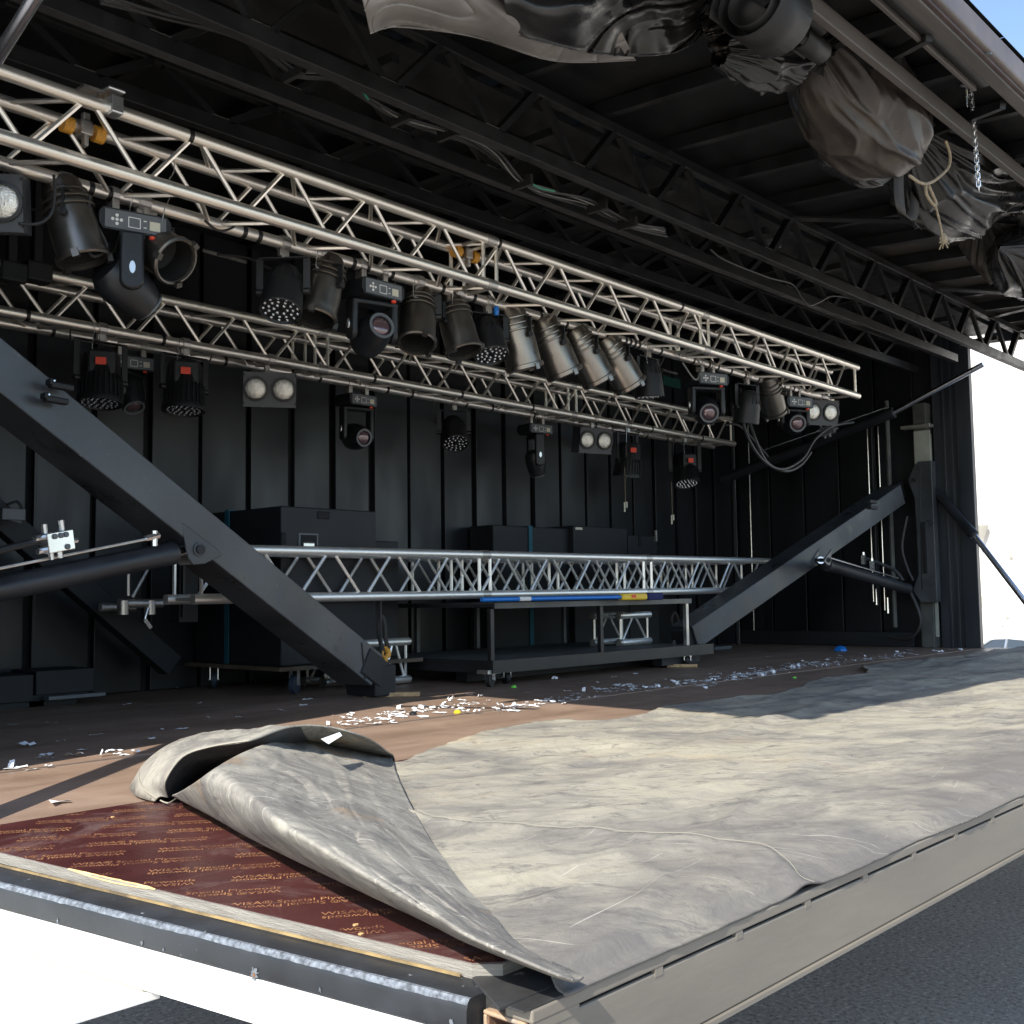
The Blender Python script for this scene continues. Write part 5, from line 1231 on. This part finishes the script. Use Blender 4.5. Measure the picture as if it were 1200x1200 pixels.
# ================================================================== confetti
def scrap_mesh(k):
    r = random.Random(k); Ln = r.uniform(.035, .065); wd_ = r.uniform(.011, .02) if k < 6 else r.uniform(.02, .035); rows = []
    cx = r.uniform(-1, 1)*.4; h = r.choice((.002, .006, .012, .018))
    for i in range(6):
        t = i/5-.5; z = .002+h*(abs(math.sin(t*math.pi*(1.5+r.random()))))
        rows.append([(t*Ln, wd_*(-.5)+cx*Ln*t*t, z), (t*Ln+.004, wd_*.5+cx*Ln*t*t, z+r.uniform(0, .004))])
    m_ = MB().quadgrid(rows); me = m_.mesh('paper_scrap', MT['paper'], True, 60); return me
SM = [scrap_mesh(k) for k in range(9)]
SM[7].materials[0] = MT['paper']
def scrap(x, y, z=DK+.001, sc_=1.0, k=None):
    o = bpy.data.objects.new('paper_scrap', SM[rnd.randrange(9) if k is None else k]); col.objects.link(o)
    o.location = (x, y, z); o.rotation_euler = (rnd.uniform(-.1, .1), rnd.uniform(-.1, .1), rnd.uniform(0, 6.28)); o.scale = (sc_,)*3; return o
bands = [  # u0,v0,u1,v1, count, spread(m)
    (0, 902, 55, 901, 5, .03), (120, 888, 160, 882, 6, .035), (40, 889, 110, 888, 4, .03), (285, 863, 345, 860, 10, .05), (395, 850, 520, 828, 42, .09), (500, 836, 560, 815, 12, .12), (555, 835, 670, 818, 26, .10), (640, 812, 760, 806, 14, .10),
    (700, 806, 830, 803, 22, .12), (800, 800, 905, 790, 34, .10), (870, 792, 960, 777, 34, .12), (940, 780, 1000, 770, 22, .12), (1005, 774, 1100, 762, 16, .15)]
cnt = 0
for (u0, v0, u1, v1, n_, sp) in bands:
    a = at(u0, v0, 2, DK); b = at(u1, v1, 2, DK)
    for _ in range(n_):
        q = a.lerp(b, rnd.random()); o = scrap(q.x+rnd.gauss(0, sp), q.y+rnd.gauss(0, sp*.9), sc_=rnd.uniform(.7, 1.15))
        tag(o, 'white paper confetti scrap on the brown stage floor', 'confetti', 'paper confetti'); cnt += 1
for (u, v) in ((83, 856), (112, 862), (72, 870), (30, 875), (148, 826), (234, 825), (244, 842), (213, 855), (330, 833), (280, 843), (208, 808), (178, 868), (355, 827), (360, 822), (300, 800), (720, 795), (745, 790), (780, 797), (620, 813), (560, 800), (15, 850), (60, 850), (900, 770), (1040, 772), (1060, 766), (1100, 765), (1125, 762), (985, 770), (650, 797), (700, 800), (860, 795), (840, 788), (190, 857), (95, 880)):
    q = at(u, v, 2, DK); tag(scrap(q.x, q.y, sc_=rnd.uniform(.7, 1.1)), 'white paper confetti scrap on the brown stage floor', 'confetti', 'paper confetti')
M_ = MB()
for (u0, v0, u1, v1, n_, sp) in ((395, 851, 560, 822, 60, .035), (555, 834, 700, 816, 50, .05), (700, 812, 830, 803, 40, .06), (810, 801, 905, 789, 90, .045), (870, 793, 970, 777, 100, .05), (940, 782, 1060, 768, 70, .08)):
    a = at(u0, v0, 2, DK); b = at(u1, v1, 2, DK)
    for _ in range(n_):
        q = a.lerp(b, rnd.random())+Vector((rnd.gauss(0, sp), rnd.gauss(0, sp), 0)); th = rnd.uniform(0, 6.3); l_ = rnd.uniform(.012, .035); w_ = rnd.uniform(.006, .014); cx_, sy_ = math.cos(th), math.sin(th)
        M_.quadgrid([[(q.x+cx_*l_*t-sy_*w_*e, q.y+sy_*l_*t+cx_*w_*e, DK+.0022+rnd.uniform(0, .007)) for e in (-.5, .5)] for t in (-.5, 0, .5)])
o = put('paper_scraps', M_, 'paper', None, True); tag(o, 'fine bits of white paper trodden along the seam of the stage floor', 'confetti'); o['kind'] = 'stuff'
tag(put('paper_scrap', MB().quadgrid([[at(u, v, 2, DK+z) for u, v, z in r] for r in (((57, 1001-64, .002), (60, 1005-64, .012)), ((68, 1003-64, .002), (70, 1000-64+3, .008)), ((83, 1003-64, .002), (82, 1001-64+.0, .01)))]), 'paper', None), 'single white torn strip on sunlit brown floor near the dark red sheet', 'paper')
q = [at(376, 866, 2, DK+.165), at(385, 872, 2, DK+.16), at(401, 862, 2, DK+.155), at(398, 858, 2, DK+.16)]
tag(put('paper_sheet', MB().quadgrid([[q[0], q[1]], [q[3], q[2]]]), 'paper', None), 'white paper piece resting on top of the folded mat', 'paper')
for (u, v, m, s, lb) in ((985, 763, 'blue', .06, 'blue crumpled cap on the floor far back among the confetti'), (946, 755, 'neon', .025, 'tiny yellow green scrap on the floor near the rear corner'), (602, 806, 'neon', .018, 'bright green scrap on the floor below the riser'), (536, 836, 'yellow', .018, 'yellowish green scrap among sunlit confetti'), (484, 838, 'tape', .02, 'black crumpled tape scrap among sunlit confetti'), (931, 795, 'neon', .012, 'small green leaf shaped scrap on the floor beside the mat')):
    p = at(u, v, 2, DK); M_ = MB(); rows = []
    for i in range(7):
        a_ = i/6*math.pi/2
        rows.append([(p.x+s*math.cos(a_)*math.cos(k*.5236)*(1+.3*noise.noise(Vector((i*.7, k*.9, s*50)))), p.y+s*math.cos(a_)*math.sin(k*.5236), DK+.002+s*.8*math.sin(a_)*(1+.3*noise.noise(Vector((k, i, 2))))) for k in range(12)])
    tag(put('scrap', M_.quadgrid(rows, cv=True), m, None, True), lb, 'scrap')
# loose chips on the dark red sheet
for (u, v, lb) in ((417, 1083, 'pale wood chip on the dark red plywood beside the fold, farther of two'), (423, 1094, 'pale wood chip on the dark red plywood near its splintered edge'), (132, 957, 'pale wood chip near the far left edge of the dark red plywood')):
    p = at(u, v, 2, DK+.003); s = .0045; M_ = MB().prism([(p.x+s*(1+.4*rnd.random())*math.cos(k), p.y+s*.8*(1+.5*rnd.random())*math.sin(k)) for k in range(6)], DK+.0015, DK+.0032)
    tag(put('wood_chip', M_, 'splinter', None), lb, 'chip', 'wood chips on the plywood')

# ================================================================== hanging vinyl covers under the wing roof
def drape(label, outline_top, outline_bot, y0, y1, m, amp=.05, fold=5, seed=1, nu=260, nv=110, twist=1.5, belly=.1):
    """sheet hanging between an upper and a lower edge, both given as image points, on the plane y0..y1"""
    rows = []
    for i in range(nu+1):
        s = i/nu; a = lerp_list(outline_top, s); b = lerp_list(outline_bot, s); r = []
        for j in range(nv+1):
            t = j/nv
            ph = s*fold+t*twist+1.4*noise.noise(Vector((s*2.2, t*2, seed)))
            n1 = noise.noise(Vector((ph*1.0, t*1.2+s*.4, seed+3))); rid = (1-min(1, abs(noise.noise(Vector((ph*1.6, t*.8, seed+9))))*2.6)**.7)*1.4-.5
            y = y0+(y1-y0)*s-belly*math.sin(math.pi*min(1, t*1.02))+amp*(n1*1.6+.7*rid*abs(rid))+amp*.35*noise.noise(Vector((s*fold*4, t*5, seed)))
            u = a.x+(b.x-a.x)*t; v = a.y+(b.y-a.y)*t
            r.append(at(u, v, 1, y))
        rows.append(r)
    o = put('vinyl_cover', MB().quadgrid(rows), m, None, True, ang=180)
    sd_ = o.modifiers.new('solid', 'SOLIDIFY'); sd_.thickness = .004; sd_.offset = 0
    return tag(o, label, 'vinyl cover', 'bundled vinyl covers under the roof edge')
drape('smooth greyish vinyl cover hanging at top centre, pointed at its left end', [(412, -60), (480, -80), (560, -80), (640, -60), (700, -20)], [(434, 40), (470, 32), (560, 45), (650, 72), (745, 71)], 2.5, 2.45, 'vinylgrey', .02, 2, 3, belly=.14)
drape('dark glossy vinyl cover with long sagging folds right of the smooth one', [(560, -120), (640, -120), (720, -100), (790, -80), (850, -60)], [(600, 40), (690, 62), (755, 66), (800, 58), (834, 30)], 2.42, 2.3, 'vinyl', .05, 2.6, 8, twist=4.5, belly=.14)
drape('creased vinyl cover end behind the rolled covers', [(820, 20), (860, 10), (900, 0), (950, 0), (985, 20)], [(832, 60), (865, 78), (915, 85), (940, 88), (960, 70)], 2.25, 2.1, 'vinyldust', .06, 4, 5, twist=3, belly=.05)
# rolled covers, ends facing the camera side
def roll(u, v, y, r0, turns, label, ln=1.0):
    c = at(u, v, 1, y); rows = []; n_ = int(turns*28)
    for i in range(n_+1):
        a_ = i/28*2*math.pi; r = r0*(1-.55*i/n_)*(1+.04*noise.noise(Vector((a_, u, 0))))
        rows.append([(c.x+dx, c.y+r*math.cos(a_)*1.05, c.z+r*math.sin(a_)) for dx in (0, ln*.5, ln)])
    o = put('rolled_cover', MB().quadgrid(rows), 'vinylmatt', None, True, ang=180); sd_ = o.modifiers.new('solid', 'SOLIDIFY'); sd_.thickness = .004
    return tag(o, label, 'rolled cover', 'rolled vinyl covers')
roll(876, 2, 1.92, .15, 2.2, 'larger rolled black vinyl cover with spiral end at the top', .22)
roll(928, 2, 1.90, .085, 1.6, 'smaller rolled black vinyl cover beside the larger roll', .2)
roll(935, 44, 1.92, .06, 1.1, 'smallest rolled vinyl fold below the two rolls', .18)
def ridge(q, p=.6): return 1-min(1, abs(noise.noise(q))*2.6)**p
def bundle(label, path, radii, m, seed, folds=6, amp=.3, n=220, k=26):
    P = catmull([Vector(p) for p in path], k); rows = []; N_ = len(P)
    for i, p in enumerate(P):
        d = (P[min(i+1, N_-1)]-P[max(0, i-1)]).normalized(); a = d.cross(Vector((0, .2, 1))).normalized(); b = a.cross(d)
        s = i/(N_-1); r = lerp_list(radii, s); row = []
        for j in range(n):
            th = 2*math.pi*j/n; wq = .25*noise.noise(Vector((math.cos(th)*2, math.sin(th)*2, s*4+seed)))
            q = Vector((math.cos(th+wq)*1.1, math.sin(th+wq)*1.1, s*1.3+seed))
            f1 = noise.noise(q*.9); f2 = ridge(q*1.7+Vector((0, 0, s*1.5)), .7); f3 = ridge(Vector((q.x*folds*.55, q.y*folds*.55, s*1.6+seed*3)), .8); f4 = ridge(Vector((q.x*3+s*3, q.y*3, s*7+seed)), .8)
            rr = r*(1+amp*(.9*f1+.6*(f2-.4)+.3*(f3-.4)+.07*(f4-.4)))
            row.append(p+(a*math.cos(th)+b*math.sin(th))*max(.01, rr))
        rows.append(row)
    o = put('vinyl_cover', MB().quadgrid(rows, cv=True), m, None, True, ang=180)
    return tag(o, label, 'vinyl cover', 'bundled vinyl covers under the roof edge')
def ip(u, v, y): return at(u, v, 1, y)
bundle('big swollen dusty vinyl bundle hanging near the top right', [ip(950, 40, 2.1), ip(975, 85, 2.1), ip(1010, 125, 2.08), ip(1042, 165, 2.06), ip(1066, 188, 2.05)], [.06, .2, .235, .2, .03], 'vinyldust', 2, 4, .2)
bundle('crumpled black vinyl run joining the rolls to the big bundle', [ip(845, 62, 2.2), ip(890, 66, 2.15), ip(935, 60, 2.12), ip(965, 50, 2.1)], [.05, .12, .13, .1], 'vinyl', 23, 7, .5)
bundle('dark crumpled vinyl tail below the big swollen bundle', [ip(955, 85, 2.25), ip(962, 120, 2.3), ip(985, 165, 2.3), ip(1020, 195, 2.25), ip(1050, 200, 2.2)], [.07, .1, .12, .09, .02], 'vinyl', 5, 7, .38)
bundle('gathered black vinyl folds tied with tan rope right of the big bundle', [ip(1060, 150, 2.15), ip(1088, 180, 2.15), ip(1115, 205, 2.15), ip(1150, 205, 2.15), ip(1185, 200, 2.12), ip(1230, 215, 2.1)], [.09, .24, .27, .26, .24, .22], 'vinyl', 9, 9, .36)
bundle('vinyl bundle hanging at the right edge of the photo', [ip(1150, 235, 2.25), ip(1165, 270, 2.28), ip(1185, 305, 2.28), ip(1196, 345, 2.25)], [.01, .2, .2, .04], 'vinyldust', 14, 5, .34)
bundle('low sagging vinyl roll running off the right edge', [ip(1170, 290, 2.1), ip(1200, 305, 2.1), ip(1240, 330, 2.1)], [.01, .2, .2], 'vinyl', 17, 5, .3)
# strap, rope with knot, chain
p = ip(1054, 205, 2.05); q = ip(1058, 252, 2.05)
st = MB(); prof_ = [ip(1053, 195, 2.06), ip(1053, 225, 2.0), ip(1057, 249, 2.0), ip(1070, 252, 2.1), ip(1072, 225, 2.2), ip(1068, 200, 2.2)]
st.quadgrid([[a-Vector((.055, 0, 0)), a+Vector((.055, 0, 0))] for a in catmull(prof_, 5)])
o = put('webbing_strap', st, 'webbing', None, True); sd_ = o.modifiers.new('solid', 'SOLIDIFY'); sd_.thickness = .003
tag(o, 'wide dark webbing strap looped down below the big vinyl bundle', 'strap')
rp = thing('tie_rope', ip(1095, 215, 1.95), 'tan tie rope with frayed knotted end hanging from the gathered covers', 'rope')
put('rope_loop', MB().tube([ip(*q, 1.88) for q in ((1108, 165), (1113, 180), (1112, 195), (1100, 208), (1088, 215), (1078, 214), (1066, 206))], .007, 7, 6), 'rope', rp, True)
put('rope_loop', MB().tube([ip(*q, 1.88) for q in ((1085, 216), (1086, 228), (1094, 240), (1097, 238), (1092, 226), (1088, 217))], .007, 7, 6), 'rope', rp, True)
put('rope_tail', MB().tube([ip(*q, 1.88) for q in ((1096, 240), (1100, 255), (1105, 278))], .005, 7, 4), 'rope', rp, True)
kn = ip(1106, 281, 1.88); M_ = MB().lathe([(.006, .03), (.018, .012), (.02, -.005), (.008, -.02)], Matrix.Translation(kn), 8)
for k in range(7): M_.beam(kn, kn+Vector((.035*math.cos(k*.9), .02*math.sin(k*.9), -.02-.012*(k % 3))), .005, .005)
put('knot', M_, 'rope', rp)
chn = thing('hanging_chain', ip(1141, 110, 1.8), 'short zinc chain hanging from the roof rail at the top right', 'chain')
ca = ip(1138, 108, 1.78); nlk = 25; Lc = ca.z-ip(1147, 220, 1.78).z; cbm = ip(1147, 220, 1.78)
lk_p = []
for k in range(16):
    a_ = 2*math.pi*k/16; lk_p.append(Vector((.0085*math.cos(a_), 0, (.0085*math.sin(a_))+(.008 if math.sin(a_) >= 0 else -.008))))
lkm = MB().tube(lk_p+[lk_p[0]], .0032, 6, 1).mesh('link', MT['chrome'], True, 60)
for k in range(nlk):
    q = ca.lerp(cbm, k/(nlk-1)); link('link', lkm, chn, True, Matrix.Translation(q) @ Matrix.Rotation(R_(90*(k % 2)+20), 4, 'Z'))
put('hook_pin', MB().cyl(ca+Vector((-.12, 0, -.01)), ca+Vector((-.0, 0, .03)), .006, n=8).cyl(ca+Vector((-.03, 0, .0)), ca+Vector((.05, -.02, .04)), .006, n=8).cyl(ca+Vector((0, 0, -.01)), ca+Vector((0, 0, .05)), .01, n=8), 'chrome', chn, True)
put('clip', MB().tube([ca+Vector(q) for q in ((-.07, 0, .0), (-.065, 0, -.04), (-.058, 0, -.09), (-.05, 0, -.05), (-.06, 0, 0))], .004, 6, 4), 'chrome', chn, True)

# ================================================================== background
gb = gz(60)
bl = thing('pale_building', (60, 18, gb), 'tall sunlit white building beyond the right end of the stage', 'building')
put('facade', MB().box((52, -20, gb-.2), (66, 60, 17)), 'facade', bl)
def bpt(u, v): return at(u, v, 0, 52)
for (u, v, du, dv) in ((1185.5, 648, 5, 12), (1181, 718, 4, 12), (1175, 728, 3, 11), (1150, 704, 3, 12), (1148, 628, 3, 14), (1214, 700, 6, 14), (1216, 600, 6, 14)):
    a = bpt(u-du/2, v-dv/2); b = bpt(u+du/2, v+dv/2)
    wn = put('window', MB().box((51.9, min(a.y, b.y), min(a.z, b.z)), (51.99, max(a.y, b.y), max(a.z, b.z))), 'facadetrim', bl)
    sub('pane', MB().box((51.86, min(a.y, b.y)+.04, min(a.z, b.z)+.05), (51.899, max(a.y, b.y)-.04, max(a.z, b.z)-.05)), 'facadewin', wn)
a = at(1150, 619, 0, 51.6)
sl = thing('wall_lantern', a, 'small lantern fixed on the pale building beside the end wall', 'lamp')
put('lantern_body', MB().lathe([(.1, .2), (.34, .12), (.3, .0), (.12, -.45), (.05, -.7)], Matrix.Translation(a), 12), 'facadewin', sl)
put('wall_arm', MB().cyl(a+Vector((0, 0, .15)), a+Vector((.4, 0, .15)), .05, n=8), 'facadewin', sl)
# car beyond the stage end
def car(x, y, z, yaw, label, m='carpaint'):
    t = thing('parked_car', (x, y, z), label, 'car', 'cars parked beyond the stage')
    B = Matrix.Translation((x, y, z)) @ Matrix.Rotation(R_(yaw), 4, 'Z')
    sec = [(-2.15, .35, .75, .72), (-2.05, .3, .95, .82), (-1.5, .25, 1.0, .86), (-.6, .22, 1.0, .88), (.6, .22, .98, .88), (1.5, .25, .92, .86), (2.05, .3, .8, .8), (2.2, .4, .65, .68)]
    rows = [[B @ Vector(q) for q in ((xx, -w_*.9, z0), (xx, -w_, z0+.15), (xx, -w_*.97, z1-.08), (xx, -w_*.85, z1), (xx, w_*.85, z1), (xx, w_*.97, z1-.08), (xx, w_, z0+.15), (xx, w_*.9, z0))] for xx, z0, z1, w_ in sec]
    M_ = MB().quadgrid(rows, cv=True); M_.f += [tuple(range(8)), tuple(range(len(M_.v)-8, len(M_.v)))]
    put('body', M_, m, t, True, ang=40)
    sec = [(-1.95, .97, .98, .78), (-1.3, .97, 1.42, .64), (-.4, .97, 1.47, .64), (.3, .97, 1.43, .64), (1.15, .97, .98, .78)]
    rows = [[B @ Vector(q) for q in ((xx, -.78, z0), (xx, -w_, z1), (xx, w_, z1), (xx, .78, z0))] for xx, z0, z1, w_ in sec]
    put('windows', MB().quadgrid(rows), 'carglass', t, True, ang=30)
    rows = [[B @ Vector(q) for q in ((xx, -w_-.01, z1), (xx, -w_*.6, z1+.05), (xx, w_*.6, z1+.05), (xx, w_+.01, z1))] for xx, z1, w_ in ((-1.4, 1.39, .64), (-1.0, 1.45, .64), (-.2, 1.47, .64), (.4, 1.41, .64))]
    put('roof', MB().quadgrid(rows), m, t, True)
    for sy in (-1, 1):
        for (a_, b_) in (((-1.95, .97, .79), (-1.3, 1.42, .65)), ((-.35, .97, .79), (-.35, 1.46, .65)), ((1.15, .98, .79), (.35, 1.42, .65))):
            put('pillar', MB().beam(B @ Vector((a_[0], sy*a_[2], a_[1])), B @ Vector((b_[0], sy*b_[2], b_[1])), .07, .05), m, t)
    for xx in (-1.35, 1.35):
        for sy in (-1, 1): put('wheel', MB().lathe([(.2, -.1), (.32, -.09), (.32, .09), (.2, .1)], B @ Matrix.Translation((xx, sy*.8, .32)) @ Matrix.Rotation(R_(90), 4, 'X'), 18), 'rubber', t, True)
    for sy in (-1, 1): put('mirror', MB().cbox((0, 0, 0), (.12, .18, .12), B @ Matrix.Translation((.85, sy*.95, 1.02))), m, t, bevel=.02)
    for sy in (-1, 1): put('headlight', MB().cbox((0, 0, 0), (.1, .28, .14), B @ Matrix.Translation((2.1, sy*.6, .72))), 'glass', t, bevel=.02)
    return t
p = at(1190, 748, 0, 38)
car(38, p.y, gz(38), 60, 'silver car parked beyond the right end of the deck, only its roof showing')
p = at(1222, 752, 0, 38); car(40, p.y-2.0, gz(38), 75, 'second grey car parked beyond the right edge of the deck', 'panelgrey')
# under-deck legs
t = thing('support_leg', (9.8, 1.3, 0), 'black steel support leg under the far right end of the deck', 'leg')
put('leg_tube', MB().box((9.7, 1.25, -.1), (9.8, 1.35, .93)), 'blackrough', t); put('leg_foot', MB().box((9.6, 1.15, -.119), (9.9, 1.45, -.1)), 'blackrough', t)
ct = thing('trailer_chassis', (5.5, 4.9, .6), 'black trailer chassis under the rear half of the stage', 'chassis')
put('chassis_rail', MB().box((.6, 3.72, .88), (10.4, 3.80, 1.04)), 'blackrough', ct); put('chassis_rail', MB().box((.6, 6.05, .88), (10.4, 6.13, 1.04)), 'blackrough', ct)
for x in (2.0, 4.5, 7.5, 9.8): put('cross_member', MB().box((x, 3.805, .92), (x+.08, 6.04, 1.02)), 'blackrough', ct)
print('objects', len(bpy.data.objects))
